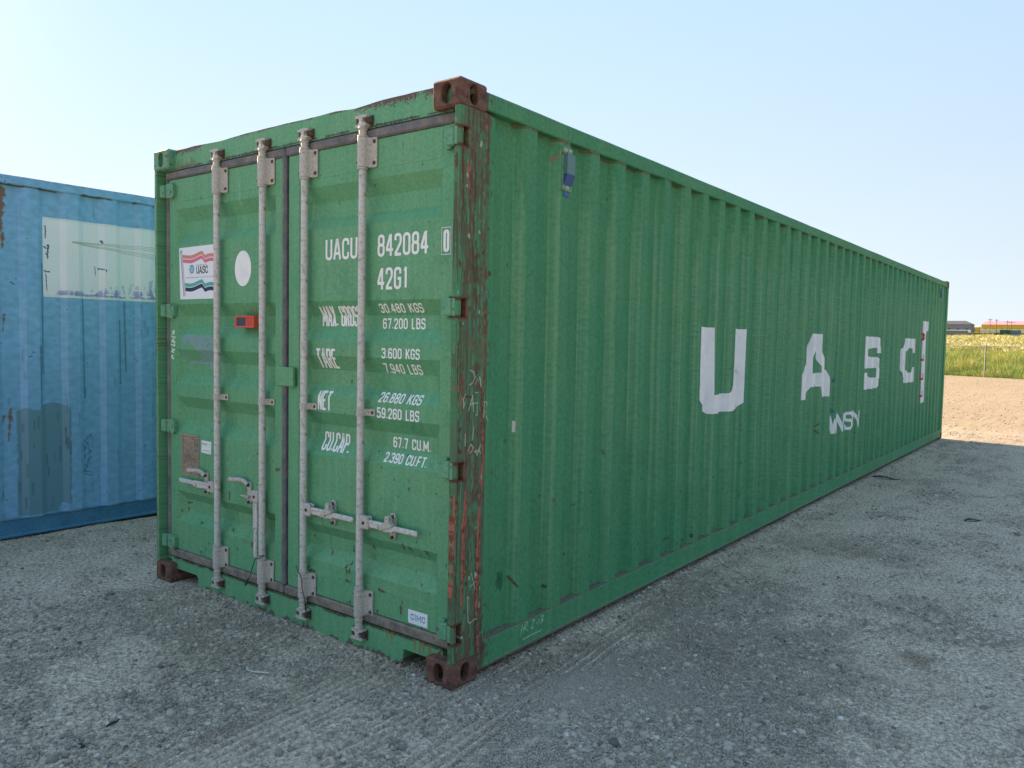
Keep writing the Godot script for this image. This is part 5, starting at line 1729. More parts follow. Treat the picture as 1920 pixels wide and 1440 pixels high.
func ground_tint(x: float, z: float) -> Color:
	var s := beyond(x, z)
	var a := nz.get_noise_2d(x * 0.7, z * 0.7) * 0.5 + nz.get_noise_2d(x * 2.6, z * 2.6 + 50.0) * 0.5
	var l := 0.97 + 0.06 * a - 0.05 * gravelly(x, z)
	var c := Color(l, l, l)
	# redder dirt of the open lot, darkened to hold back its sunlight; uneven edge
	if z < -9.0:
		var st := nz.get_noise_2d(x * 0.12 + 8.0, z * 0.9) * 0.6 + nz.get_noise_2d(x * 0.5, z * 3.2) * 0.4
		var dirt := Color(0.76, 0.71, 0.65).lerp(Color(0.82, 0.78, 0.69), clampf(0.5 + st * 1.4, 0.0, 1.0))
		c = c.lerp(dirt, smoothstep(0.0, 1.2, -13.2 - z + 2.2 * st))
	if s < 2.0:
		var near := Vector2(x - 2.5, z).length() < 9.0
		if near:
			var d := damp(x, z)
			c = c.lerp(Color(0.40, 0.345, 0.28), d * 0.75)
			if Vector2(x - 2.3, z - 0.6).length() < 2.2:
				c = c.lerp(Color(1.0, 1.0, 1.0), track(x, z).y * 0.35)
	if s > -0.6:
		c = c.lerp(Color(0.55, 0.58, 0.24), smoothstep(-0.6, 0.4, s + a * 0.8))
	return c

# ------------------------------------------------------------------ the blue container
func build_blue_container() -> void:
	var c := thing("shipping_container", "faded blue shipping container with a white printed banner on its side", "container")
	var zf := 1.7; var zb := zf - CL; var xo := -1.6; var xi := xo - CW
	var mb := MB.new()
	var bs := wall_breaks(0.0, -14.0)
	var all := []
	for i in 13: for o in [0.0, 0.040, 0.125, 0.165]: all.append(-(0.429 + (i - 13) * PITCH + o))
	for z in bs: if z < -0.42: all.append(z)
	var pts := [zf - 0.16]
	for z in all:
		if z < zf - 0.17 and z > zb + 0.17: pts.append(z)
	pts.append(zb + 0.16)
	pts.sort(); pts.reverse()
	var rows := 16
	for i in pts.size() - 1:
		var za: float = pts[i] - 1e-5; var zc: float = pts[i + 1] + 1e-5
		for j in rows:
			var y0 := lerpf(0.14, 2.545, float(j) / rows); var y1 := lerpf(0.14, 2.545, float(j + 1) / rows)
			mb.quad(blue_p(za, y0), blue_p(zc, y0), blue_p(zc, y1), blue_p(za, y1))
	var wall := part(c, "side_wall", mb, M.blue, "blue")
	var far := MB.new()
	far.box(Vector3(xi + 0.01, 0.1, zb + 0.1), Vector3(xi + 0.04, 2.55, zf - 0.1))
	part(c, "side_wall", far, M.blue, "blue")
	for z in [zf - 0.05, zb + 0.02]:
		var e := MB.new()
		e.box(Vector3(xi + 0.05, 0.1, z), Vector3(xo - 0.05, 2.55, z + 0.03))
		part(c, "end_wall", e, M.blue, "blue")
	var rf := MB.new()
	rf.box(Vector3(xi + 0.02, 2.56, zb + 0.1), Vector3(xo - 0.02, 2.58, zf - 0.1))
	part(c, "roof", rf, M.blue, "blue")
	for sd in 2:
		var x0 := xo if sd == 0 else xi
		var sg := 1.0 if sd == 0 else -1.0
		var t := MB.new()
		var b := MB.new()
		var n := 80
		for i in n:
			var z0 := lerpf(zf - 0.17, zb + 0.17, float(i) / n); var z1 := lerpf(zf - 0.17, zb + 0.17, float(i + 1) / n)
			var ring := func(z: float) -> Array:
				var e: float = nz.get_noise_2d(z * 1.9, 21.0) * 0.006
				var f: float = nz.get_noise_2d(z * 3.1, 33.0) * 0.006
				return [Vector3(x0 - sg * 0.06, 2.535, z), Vector3(x0 + sg * e, 2.532 + f, z), Vector3(x0 + sg * (0.004 + e), 2.540 + f, z), Vector3(x0 + sg * (0.004 + e), 2.590 + f * 0.5, z), Vector3(x0 - sg * 0.004, 2.597 + f * 0.5, z), Vector3(x0 - sg * 0.06, 2.6, z)]
			var ra: Array = ring.call(z0); var rb: Array = ring.call(z1)
			for k in 5:
				if sg > 0: t.quad(ra[k], rb[k], rb[k + 1], ra[k + 1])
				else: t.quad(rb[k], ra[k], ra[k + 1], rb[k + 1])
			var rg2 := func(z: float) -> Array:
				var e: float = nz.get_noise_2d(z * 1.5, 61.0) * 0.003
				return [Vector3(x0 - sg * 0.06, 0.022, z), Vector3(x0 + sg * (0.002 + e), 0.020, z), Vector3(x0 + sg * (0.002 + e), 0.034, z), Vector3(x0 - sg * 0.010, 0.040, z), Vector3(x0 - sg * 0.010, 0.138, z), Vector3(x0 - sg * 0.002, 0.146, z), Vector3(x0 - sg * 0.05, 0.148, z)]
			var qa: Array = rg2.call(z0); var qb: Array = rg2.call(z1)
			for k in 6:
				if sg > 0: b.quad(qa[k], qb[k], qb[k + 1], qa[k + 1])
				else: b.quad(qb[k], qa[k], qa[k + 1], qb[k + 1])
		part(c, "top_rail", t, M.blue, "blue")
		part(c, "bottom_rail", b, M.blue_rail, "", "darker blue bottom rail")
		for z in [zf, zb]:
			var p := MB.new()
			var dz := -0.17 if z == zf else 0.17
			p.box(Vector3(minf(x0, x0 - sg * 0.1), 0.118, minf(z, z + dz)), Vector3(maxf(x0, x0 - sg * 0.1), 2.482, maxf(z, z + dz)), 0.008)
			part(c, "corner_post", p, M.blue, "blue")
			for y in [0.0, 2.6]:
				add_casting(c, Vector3(x0, y, z), -sg, 1.0 if y == 0.0 else -1.0, -1.0 if z == zf else 1.0, M.rust)
	# printed banner on the wall
	var bn := MB.new()
	var bz := [-0.03, -1.92]
	var cuts := []
	for z in pts:
		if z < bz[0] - 0.002 and z > bz[1] + 0.002: cuts.append(z)
	cuts.push_front(bz[0]); cuts.append(bz[1])
	for i in cuts.size() - 1:
		for j in 4:
			var y0 := lerpf(1.757, 2.338, j / 4.0); var y1 := lerpf(1.757, 2.338, (j + 1) / 4.0)
			var za: float = cuts[i] - 1e-5; var zc: float = cuts[i + 1] + 1e-5
			var o := Vector3(0.0018, 0, 0)
			bn.quad(blue_p(za, y0) + o, blue_p(zc, y0) + o, blue_p(zc, y1) + o, blue_p(za, y1) + o)
	bn.uv.resize(bn.v.size())
	var msh := bn
	var bmat := smat(Color.WHITE, 0.45, 0.0, banner_print())
	var bo := part(wall, "banner", msh, bmat, "", "white banner with faded violet lettering")
	var arr := bo.mesh.surface_get_arrays(0)
	var uvs := PackedVector2Array()
	for p in bn.v: uvs.append(Vector2((-0.03 - p.z) / 1.89, 1.0 - (p.y - 1.757) / 0.581))
	arr[Mesh.ARRAY_TEX_UV] = uvs
	var bm := ArrayMesh.new()
	bm.add_surface_from_arrays(Mesh.PRIMITIVE_TRIANGLES, arr)
	bm.surface_set_material(0, bmat)
	bo.mesh = bm

func blue_p(z: float, y: float) -> Vector3:
	var k := fold(z)
	return Vector3(-1.604 - 0.024 * k + wall_bulge(z * 1.3 + 30.0, y, 0.004), y, z)

func banner_print() -> ImageTexture:
	var p := Paint.new(1134, 350, M.noise)
	paint_base(p, rgb(232, 236, 244), rgb(238, 241, 247), rgb(226, 230, 240), rgb(228, 232, 242), 2, 0.3, 0.0002)
	# violet ground that has mostly bleached away
	var r := RandomNumberGenerator.new()
	r.seed = 3
	for i in 300:
		var x := r.randf_range(60, 1130)
		var top := 322.0 - 90.0 * clampf((x - 150.0) / 400.0, 0.05, 1.0) * r.randf()
		p.seg(Vector2(x, 332), Vector2(x, top), r.randf_range(4, 10), 3, rgb(140, 142, 202), 0.34, 0.5)
	var white := rgb(234, 238, 245)
	for g in [["D", 0.0], ["A", 92.0], ["A", 196.0], ["C", 300.0], ["K", 404.0]]:
		var x0: float = 190.0 + g[1]
		if g[0] == "D":
			p.line([Vector2(x0, 248), Vector2(x0, 322)], 9, white, 0.9)
			p.line([Vector2(x0 - 16, 322), Vector2(x0 + 26, 322), Vector2(x0 + 50, 300), Vector2(x0 + 50, 262), Vector2(x0 + 26, 240), Vector2(x0 - 16, 240)], 7, white, 0.9)
		elif g[0] == "A":
			p.line([Vector2(x0, 324), Vector2(x0 + 36, 242)], 5, white, 0.9)
			p.line([Vector2(x0 + 36, 242), Vector2(x0 + 66, 324)], 10, white, 0.9)
			p.line([Vector2(x0 + 14, 298), Vector2(x0 + 54, 298)], 4, white, 0.9)
			p.line([Vector2(x0 - 16, 326), Vector2(x0 + 16, 326)], 4, white, 0.9)
			p.line([Vector2(x0 + 48, 326), Vector2(x0 + 88, 326)], 4, white, 0.9)
		else:
			p.line([Vector2(x0 + 62, 262), Vector2(x0 + 40, 244), Vector2(x0 + 12, 252), Vector2(x0, 284), Vector2(x0 + 14, 316), Vector2(x0 + 42, 326), Vector2(x0 + 66, 308)], 8, white, 0.9)
	# fan of thin olive lines
	for i in 6:
		var l := []
		for k in 16:
			var x := 120.0 + k * 60.0
			l.append(Vector2(x, 98.0 + (i - 2.0) * (1.0 + k * 1.3) + (k * 1.6 if i > 2 else 0.0) + k * 0.8))
		p.line(l, 1.3, rgb(158, 170, 160), 0.7)
	p.line([Vector2(4, 4), Vector2(1130, 4)], 5, rgb(214, 226, 232), 0.9)
	p.line([Vector2(4, 344), Vector2(1130, 344)], 4, rgb(216, 228, 234), 0.9)
	# peeled flecks down to the blue
	for q in [[12, 40, 12, 90, 3], [22, 120, 20, 180, 4], [8, 132, 22, 136, 4], [16, 160, 22, 168, 4], [8, 236, 26, 238, 4], [12, 250, 16, 320, 2], [250, 80, 252, 88, 5], [222, 200, 224, 240, 2], [236, 208, 262, 210, 3], [268, 214, 266, 220, 3], [520, 56, 522, 90, 4], [560, 60, 562, 110, 3], [520, 126, 524, 130, 4], [548, 130, 562, 134, 7], [706, 146, 712, 156, 6], [562, 210, 566, 350, 3], [540, 290, 544, 320, 4], [526, 330, 526, 350, 2]]:
		p.seg(Vector2(q[0], q[1]), Vector2(q[2], q[3]), q[4], q[4] * 0.7, rgb(58, 86, 134), 0.9, 1.0)
	return p.tex()

# ------------------------------------------------------------------ far side: fence, weeds, sheds
func grass_mesh(sd: int, blades: int, spread: float, tall: float, lean: float, wide: float) -> ArrayMesh:
	var r := RandomNumberGenerator.new()
	r.seed = sd
	var mb := MB.new()
	for i in blades:
		var a := r.randf() * TAU
		var o := Vector3(cos(a), 0, sin(a)) * spread * sqrt(r.randf())
		var h := tall * r.randf_range(0.55, 1.0)
		var d := Vector3(cos(a + r.randf_range(-1, 1)), 0, sin(a + r.randf_range(-1, 1))) * lean * h * r.randf_range(0.2, 1.0)
		var s := Vector3(-d.z, 0, d.x).normalized() * wide * r.randf_range(0.6, 1.3)
		var m := o + d * 0.35 + Vector3.UP * h * 0.6
		var t := o + d + Vector3.UP * h
		mb.quad(o - s, o + s, m + s * 0.7, m - s * 0.7)
		mb.tri(m - s * 0.7, m + s * 0.7, t)
	return mb.mesh()

func scatter(called: String, meshes: Array, mat: Material, spots: Array, label: String, category: String) -> void:
	# spots: [Transform3D, Color]; one object for what nobody could count
	var root := Node3D.new()
	root.name = numbered(called)
	add_child(root)
	tag(root, label, category, "", "stuff")
	var per := []
	for i in meshes.size(): per.append([])
	for i in spots.size(): per[i % meshes.size()].append(spots[i])
	for i in meshes.size():
		var mm := MultiMesh.new()
		mm.transform_format = MultiMesh.TRANSFORM_3D
		mm.use_colors = true
		mm.mesh = meshes[i]
		mm.instance_count = per[i].size()
		for k in per[i].size():
			mm.set_instance_transform(k, per[i][k][0])
			mm.set_instance_color(k, per[i][k][1])
		var o := MultiMeshInstance3D.new()
		o.multimesh = mm
		o.material_override = mat
		meshes[i].surface_set_material(0, mat)
		o.name = called + "_cover"
		o.set_meta("kind", "stuff")
		root.add_child(o, true)

func build_background() -> void:
	var gm := smat(Color.WHITE, 0.8)
	gm.vertex_color_use_as_albedo = true
	gm.backlight_enabled = true
	gm.backlight = Color(0.5, 0.52, 0.16)
	gm.cull_mode = BaseMaterial3D.CULL_DISABLED
	var tufts := []
	for i in 4: tufts.append(grass_mesh(300 + i, 16, 0.22, 0.95, 0.45, 0.012))
	var spots := []
	var r := RandomNumberGenerator.new()
	r.seed = 808
	for i in 16000:
		var along := r.randf_range(-16.0, 18.0)
		var s := pow(r.randf(), 1.2) * 16.0
		var p := FENCE_AT + FENCE_DIR * along + FENCE_OUT * (s + 0.1)
		var patchy := nz.get_noise_2d(p.x * 0.35, p.y * 0.35)
		var k := r.randf_range(0.55, 1.05) * (0.75 + 0.35 * patchy) * lerpf(0.55, 1.0, smoothstep(0.0, 3.0, s))
		var dry := clampf(0.14 + 0.8 * patchy + r.randf_range(-0.35, 0.35), 0.0, 1.0)
		var c := Color(0.20, 0.30, 0.06).lerp(Color(0.52, 0.48, 0.15), dry)
		c = c * r.randf_range(0.7, 1.25)
		spots.append([Transform3D(Basis(Vector3.UP, r.randf() * TAU).scaled(Vector3(k, k, k)), Vector3(p.x, ground_h(p.x, p.y) - 0.02, p.y)), c])
	scatter("tall_grass", tufts, gm, spots, "tall yellow-green grass growing on the bank behind the fence", "grass")
	# pale weeds on the rising field
	var bush := []
	for i in 3: bush.append(grass_mesh(340 + i, 40, 0.75, 0.8, 1.1, 0.06))
	spots = []
	for i in 9000:
		var s := 17.0 + pow(r.randf(), 1.7) * 270.0
		var half := 12.0 + s * 0.35
		var along := -s * 0.42 + r.randf_range(-half, half)
		var p := FENCE_AT + FENCE_DIR * along + FENCE_OUT * s
		var row := nz.get_noise_2d(along * 0.02, s * 0.09)
		var k := r.randf_range(0.7, 1.3) * (0.8 + 0.6 * row) * (1.0 + s * 0.004)
		if s < 24.0: k *= 0.5
		var dry := clampf(0.5 + 1.3 * row + r.randf_range(-0.25, 0.25), 0.0, 1.0)
		var c := Color(0.24, 0.28, 0.07).lerp(Color(0.66, 0.60, 0.34), dry) * r.randf_range(0.8, 1.2)
		spots.append([Transform3D(Basis(Vector3.UP, r.randf() * TAU).scaled(Vector3(k, k * 0.8, k)), Vector3(p.x, ground_h(p.x, p.y) - 0.05, p.y)), c])
	scatter("field_weeds", bush, gm, spots, "pale yellow weeds covering the field beyond the bank", "weeds")
	# dark hedge line in front of the sheds
	var leaf := []
	for i in 3: leaf.append(grass_mesh(380 + i, 60, 1.3, 2.4, 0.5, 0.22))
	spots = []
	for i in 260:
		var x := -52.0 + i * 0.3 + r.randf_range(-0.6, 0.6)
		var z := -318.0 + r.randf_range(-5, 5)
		var k := r.randf_range(0.6, 1.15)
		spots.append([Transform3D(Basis(Vector3.UP, r.randf() * TAU).scaled(Vector3(k, k * 0.85, k)), Vector3(x, ground_h(x, z) - 0.2, z)), Color(0.045, 0.085, 0.035) * r.randf_range(0.7, 1.5)])
	scatter("hedge", leaf, gm, spots, "dark green hedge line in front of the yellow sheds", "hedge")
	build_fence()
	# containers standing in the field
	far_container(Vector3(-36.5, 0, -294.5), 6.1, 0.06, rgb(122, 126, 130), "weathered grey container standing in weeds below the grey house")
	far_container(Vector3(-23.2, 0, -296.2), 2.6, 0.0, rgb(30, 84, 74), "dark green container end standing in the weedy field")
	far_container(Vector3(-20.4, 0, -297.4), 3.0, 0.0, rgb(92, 120, 136), "grey blue container standing beside the dark green one")
	# sheds and the house on the rise
	shed("yellow_shed", Vector3(-34.0, 10.2, -560.0), Vector3(52.0, 5.8, 16.0), 2.4, rgb(216, 178, 52), rgb(206, 150, 168), "long yellow shed with a pink metal roof", true)
	shed("yellow_shed", Vector3(-61.5, 10.0, -520.0), Vector3(9.4, 3.4, 8.0), 0.4, rgb(216, 178, 52), rgb(224, 200, 140), "low flat-roofed yellow shed beside the grey house", false)
	shed("house", Vector3(-64.5, 9.0, -485.0), Vector3(17.0, 5.2, 11.0), 2.0, rgb(128, 130, 136), rgb(92, 92, 98), "grey house with a dark hipped roof on the skyline", false)
	var tr := MB.new()
	tr.box(Vector3(-66.0, ground_h(-60, -470), -472.0), Vector3(-54.5, ground_h(-60, -470) + 2.0, -469.0), 0.1)
	var to := top_mesh("trailer", tr, smat(rgb(226, 228, 230), 0.5))
	tag(to, "white box trailer parked in front of the grey house", "trailer")
	var tr2 := MB.new()
	tr2.box(Vector3(-62.0, ground_h(-40, -540), -548.0), Vector3(-14.0, ground_h(-40, -540) + 1.6, -545.0), 0.1)
	var to2 := top_mesh("wall", tr2, smat(rgb(206, 204, 198), 0.7))
	tag(to2, "pale low wall running along the front of the yellow shed", "wall")
	for a in [[-40.03, 15.07, -415.16, 0.9], [-38.54, 15.15, -425.37, 0.7], [-36.14, 15.03, -445.69, 0.8], [-35.25, 15.07, -455.81, 1.6]]:
		var pm := MB.new()
		var g := ground_h(a[0], a[2])
		pm.xf = Transform3D(Basis.IDENTITY, Vector3(a[0], 0, a[2]))
		pm.lathe([[0.16, g - 0.3], [0.11, a[1]], [0.0, a[1]]], 8)
		var pole := thing("utility_pole", "thin dark utility pole with a crossarm standing before the yellow shed", "pole", Vector3.ZERO, "utility poles by the yellow shed")
		part(pole, "post", pm, smat(rgb(96, 88, 80), 0.9))
		var cm := MB.new()
		cm.box(Vector3(a[0] - a[3], a[1] - 0.75, a[2] + 0.12), Vector3(a[0] + a[3], a[1] - 0.55, a[2] + 0.24))
		part(pole, "crossarm", cm, smat(rgb(96, 88, 80), 0.9))

func far_container(at: Vector3, length: float, turn: float, col: Color, label: String) -> void:
	var g := ground_h(at.x, at.z)
	var o := thing("shipping_container", label, "container", Vector3(at.x, g, at.z))
	o.rotation.y = turn
	var mb := MB.new()
	var n := int(length / 0.28)
	for i in n:   # ribbed front
		var x0 := -length * 0.5 + length * i / n; var x1 := -length * 0.5 + length * (i + 1) / n
		var m := (x0 + x1) * 0.5
		mb.quad(Vector3(x0, 0.1, 0.0), Vector3(m, 0.1, 0.0), Vector3(m, 2.5, 0.0), Vector3(x0, 2.5, 0.0))
		mb.quad(Vector3(m, 0.1, 0.0), Vector3(x1, 0.1, -0.05), Vector3(x1, 2.5, -0.05), Vector3(m, 2.5, 0.0))
	mb.box(Vector3(-length * 0.5, 0.05, -2.44), Vector3(length * 0.5, 2.55, -0.06))
	part(o, "wall", mb, smat(Color.WHITE, 0.6, 0.0, ramp_tex(int(length * 10), 0.02, [[0.0, col.darkened(0.25)], [0.5, col], [1.0, col.lightened(0.15)]]), 0.3))
	var fr := MB.new()
	for x in [-length * 0.5, length * 0.5 - 0.12]: fr.box(Vector3(x - 0.01, 0.0, -2.45), Vector3(x + 0.13, 2.59, 0.02))
	fr.box(Vector3(-length * 0.5, 2.47, -2.45), Vector3(length * 0.5, 2.6, 0.015))
	fr.box(Vector3(-length * 0.5, 0.0, -2.45), Vector3(length * 0.5, 0.14, 0.015))
	part(o, "frame", fr, smat(col.darkened(0.15), 0.6))

func shed(called: String, at: Vector3, size: Vector3, roof_h: float, wall: Color, roof: Color, label: String, gable: bool) -> void:
	var o := thing(called, label, "shed" if called != "house" else "house", at)
	var mb := MB.new()
	mb.box(Vector3(-size.x * 0.5, -3.0, -size.z), Vector3(size.x * 0.5, size.y, 0.0))
	part(o, "wall", mb, smat(wall, 0.8))
	var rm := MB.new()
	var e := 0.3
	var x := size.x * 0.5 + e
	var inset := 2.0 if gable else (size.z * 0.35 if called == "house" else 0.0)
	var a := Vector3(-x, size.y, e); var b := Vector3(x, size.y, e); var c := Vector3(x, size.y, -size.z - e); var d := Vector3(-x, size.y, -size.z - e)
	var p := Vector3(-x + inset, size.y + roof_h, -size.z * 0.5); var q := Vector3(x - inset, size.y + roof_h, -size.z * 0.5)
	rm.quad(a, b, q, p); rm.quad(c, d, p, q); rm.tri(b, c, q); rm.tri(d, a, p)
	rm.quad(a, d, c, b)
	part(o, "roof", rm, smat(roof, 0.6))
	var n := int(size.x / 4.2)
	for i in n:
		var wx := -size.x * 0.5 + size.x * (i + 0.5) / n
		var wm := MB.new()
		wm.box(Vector3(wx - 0.6, size.y * 0.35, -0.05), Vector3(wx + 0.6, size.y * 0.35 + 1.1, 0.03))
		part(o, "window", wm, smat(rgb(70, 74, 80), 0.2))

func build_fence() -> void:
	var f := thing("wire_fence", "chain-link fence of thin grey posts along the edge of the grass bank", "fence")
	var galv := smat(rgb(124, 126, 122), 0.6, 0.2)
	for k in range(-5, 6):
		var p := FENCE_AT + FENCE_DIR * (k * 3.05)
		var g := ground_h(p.x, p.y)
		var mb := MB.new()
		mb.xf = Transform3D(Basis.IDENTITY, Vector3(p.x, g, p.y))
		mb.lathe([[0.034, -0.2], [0.034, 1.66], [0.028, 1.68]], 10)
		mb.tube([Vector3(0, 1.66, 0), Vector3(0.02, 1.8, -0.04), Vector3(0.04, 1.93, -0.08)], 0.018, 6)
		part(f, "post", mb, galv)
	var a := FENCE_AT - FENCE_DIR * 15.3; var b := FENCE_AT + FENCE_DIR * 15.3
	var rl := MB.new()
	rl.tube([Vector3(a.x, ground_h(a.x, a.y) + 1.62, a.y), Vector3(b.x, ground_h(b.x, b.y) + 1.62, b.y)], 0.022, 8)
	part(f, "top_rail", rl, galv)
	for i in 3:
		var w := MB.new()
		w.tube([Vector3(a.x, 1.74 + i * 0.08, a.y) + Vector3(0.02, 0, -0.04) * (i + 0.5), Vector3(b.x, 1.74 + i * 0.08, b.y) + Vector3(0.02, 0, -0.04) * (i + 0.5)], 0.0025, 4)
		part(f, "barbed_wire", w, galv)
	var mesh := MB.new()
	var d3 := Vector3(FENCE_DIR.x, 0, FENCE_DIR.y)
	var o3 := Vector3(a.x, 0.05, a.y)
	var n := int(30.6 / 0.1)
	for i in range(-20, n):
		for sg in [-1.0, 1.0]:
			var s0 := i * 0.1 + (0.0 if sg > 0 else 1.58)
			var p0: Vector3 = o3 + d3 * s0
			var p1: Vector3 = o3 + d3 * (s0 + sg * 1.58) + Vector3.UP * 1.58
			mesh.tube([p0 + Vector3(0.005, 0, -0.01) * sg, p1 + Vector3(0.005, 0, -0.01) * sg], 0.0016, 3)
	part(f, "chain_link", mesh, galv).set_meta("kind", "stuff")

# ------------------------------------------------------------------ loose stones
func stone_mesh(sd: int, rough: float) -> ArrayMesh:
	# a dented ball: icosahedron split once, smooth normals
	var f := FastNoiseLite.new()
	f.seed = sd; f.frequency = 0.9
	var t := (1.0 + sqrt(5.0)) / 2.0
	var vs := [Vector3(-1, t, 0), Vector3(1, t, 0), Vector3(-1, -t, 0), Vector3(1, -t, 0), Vector3(0, -1, t), Vector3(0, 1, t), Vector3(0, -1, -t), Vector3(0, 1, -t), Vector3(t, 0, -1), Vector3(t, 0, 1), Vector3(-t, 0, -1), Vector3(-t, 0, 1)]
	var fs := [[0, 11, 5], [0, 5, 1], [0, 1, 7], [0, 7, 10], [0, 10, 11], [1, 5, 9], [5, 11, 4], [11, 10, 2], [10, 7, 6], [7, 1, 8], [3, 9, 4], [3, 4, 2], [3, 2, 6], [3, 6, 8], [3, 8, 9], [4, 9, 5], [2, 4, 11], [6, 2, 10], [8, 6, 7], [9, 8, 1]]
	var mb := MB.new()
	var bump := func(q: Vector3) -> Vector3:
		var u := q.normalized()
		return u * (1.0 + rough * f.get_noise_3dv(u * 1.3)) * Vector3(1.0, 0.62, 0.8)
	for tr in fs:
		var a: Vector3 = vs[tr[0]]; var b: Vector3 = vs[tr[1]]; var c: Vector3 = vs[tr[2]]
		var ab := (a.normalized() + b.normalized()); var bc := (b.normalized() + c.normalized()); var ca := (c.normalized() + a.normalized())
		for q in [[a, ab, ca], [ab, b, bc], [ca, bc, c], [ab, bc, ca]]:
			var p0: Vector3 = bump.call(q[0]); var p1: Vector3 = bump.call(q[1]); var p2: Vector3 = bump.call(q[2])
			var fn := (p1 - p0).cross(p2 - p0).normalized()
			mb.tri3(p0, p1, p2, (p0.normalized() + fn * 0.6).normalized(), (p1.normalized() + fn * 0.6).normalized(), (p2.normalized() + fn * 0.6).normalized())
	return mb.mesh()

func crumb_mesh(sd: int) -> ArrayMesh:
	# some thirty crumbs of soil and grit within a hand's breadth
	var r := RandomNumberGenerator.new()
	r.seed = sd
	var mb := MB.new()
	for i in 34:
		var a := r.randf() * TAU
		var d := 0.13 * sqrt(r.randf())
		var c := Vector3(cos(a) * d, 0, sin(a) * d)
		var k := 0.0014 + 0.0034 * pow(r.randf(), 2.0)
		c.y = k * 0.2
		var b := Basis.from_euler(Vector3(r.randf() * 0.6, r.randf() * TAU, r.randf() * 0.6))
		var top := []
		for q in [Vector3(1, 0, 0), Vector3(0.2, 0.1, 0.9), Vector3(-0.8, 0, 0.5), Vector3(-0.7, 0.1, -0.6), Vector3(0.3, 0, -0.9)]:
			top.append(c + b * (q * k * r.randf_range(0.75, 1.3)))
		var apex := c + b * (Vector3(r.randf_range(-0.3, 0.3), 0.85, r.randf_range(-0.3, 0.3)) * k)
		for j in 5:
			mb.tri(top[j], apex, top[(j + 1) % 5])
			var p: Vector3 = top[j]; var q: Vector3 = top[(j + 1) % 5]
			mb.quad(p, q, q - Vector3(0, k, 0), p - Vector3(0, k, 0))
	return mb.mesh()

func stone_tone(r: RandomNumberGenerator) -> Color:
	var k := r.randf()
	var l := r.randf_range(0.20, 0.44)
	if k < 0.05: return Color(l * 1.55, l * 1.5, l * 1.4)
	if k < 0.34: return Color(l * 1.14, l, l * 0.80)
	if k < 0.40: return Color(l * 0.60, l * 0.56, l * 0.52)
	return Color(l * 1.12, l, l * 0.85)

func build_pebbles() -> void:
	var sm := smat(Color.WHITE, 0.85, 0.0, null, 0.0, null)
	sm.vertex_color_use_as_albedo = true
	sm.metallic_specular = 0.3
	M.stone = sm
	var meshes := []
	for i in 6: meshes.append(stone_mesh(500 + i, 0.55))
	M.stones = meshes
	var spots := []
	var r := RandomNumberGenerator.new()
	r.seed = 99
	var put := func(x: float, z: float, size: float) -> void:
		var b := Basis.from_euler(Vector3(r.randf_range(-0.3, 0.3), r.randf() * TAU, r.randf_range(-0.3, 0.3))).scaled(Vector3(size, size * r.randf_range(0.7, 1.1), size))
		spots.append([Transform3D(b, Vector3(x, ground_h(x, z) + size * 0.12, z)), stone_tone(r)])
	var tries := 0
	while spots.size() < 58000 and tries < 400000:
		tries += 1
		var a := r.randf() * TAU
		var d := 0.3 + 13.0 * pow(r.randf(), 1.5)
		var x := 2.9 + cos(a) * d; var z := 0.3 + sin(a) * d
		if x < -1.62 or z > 2.6 or x > 7.0 or z < -12.5: continue
		if x > 0.0 and x < 2.44 and z < -0.04: continue
		var dense := gravelly(x, z)
		if r.randf() > dense * 0.95 + 0.05: continue
		var size := 0.003 + 0.012 * pow(r.randf(), 2.8)
		if r.randf() < 0.025: size *= 1.7
		put.call(x, z, size)
	for i in 2600:
		if i % 2 == 0: put.call(2.45 + 0.16 * pow(r.randf(), 1.6), -0.25 - 11.7 * pow(r.randf(), 1.5), 0.003 + 0.009 * pow(r.randf(), 2.0))
		else: put.call(r.randf_range(0.2, 2.2), -0.03 + 0.14 * pow(r.randf(), 1.5), 0.003 + 0.008 * pow(r.randf(), 2.0))
	# crumbs between them, in small patches
	var crumbs := []
	for i in 6: crumbs.append(crumb_mesh(700 + i))
	var grains := []
	tries = 0
	while grains.size() < 22000 and tries < 200000:
		tries += 1
		var a := r.randf() * TAU
		var d := 15.0 * pow(r.randf(), 1.15)
		var x := 2.9 + cos(a) * d; var z := -0.4 + sin(a) * d
		if x < -1.6 or z > 2.6 or x > 8.0 or z < -13.5: continue
		if x > 0.02 and x < 2.40 and z < -0.1: continue
		var dense := 0.16 + 0.84 * gravelly(x, z)
		if r.randf() > dense: continue
		var k := r.randf_range(0.8, 1.25) * (1.0 + clampf((d - 5.0) * 0.05, 0.0, 0.5))
		var t := stone_tone(r)
		t = t.lerp(Color(0.42, 0.375, 0.32), 0.6)
		grains.append([Transform3D(Basis(Vector3.UP, r.randf() * TAU).scaled(Vector3(k, k, k)), Vector3(x, ground_h(x, z), z)), t])
	while spots.size() < 75000:
		var z := -12.6 - 31.0 * pow(r.randf(), 1.3); var x := r.randf_range(-9.0, 9.0)
		if beyond(x, z) > -0.3: continue
		if r.randf() > 0.5 + 1.2 * nz.get_noise_2d(x * 0.3, z * 1.3): continue
		put.call(x, z, 0.007 + 0.016 * pow(r.randf(), 2.5))
	scatter("grit", crumbs, sm, grains, "fine grey grit and crumbs of soil covering the whole yard", "grit")
	scatter("gravel", meshes, sm, spots, "loose grey gravel strewn over the yard round the containers", "gravel")
	print("gravel ", spots.size(), " of ", tries)

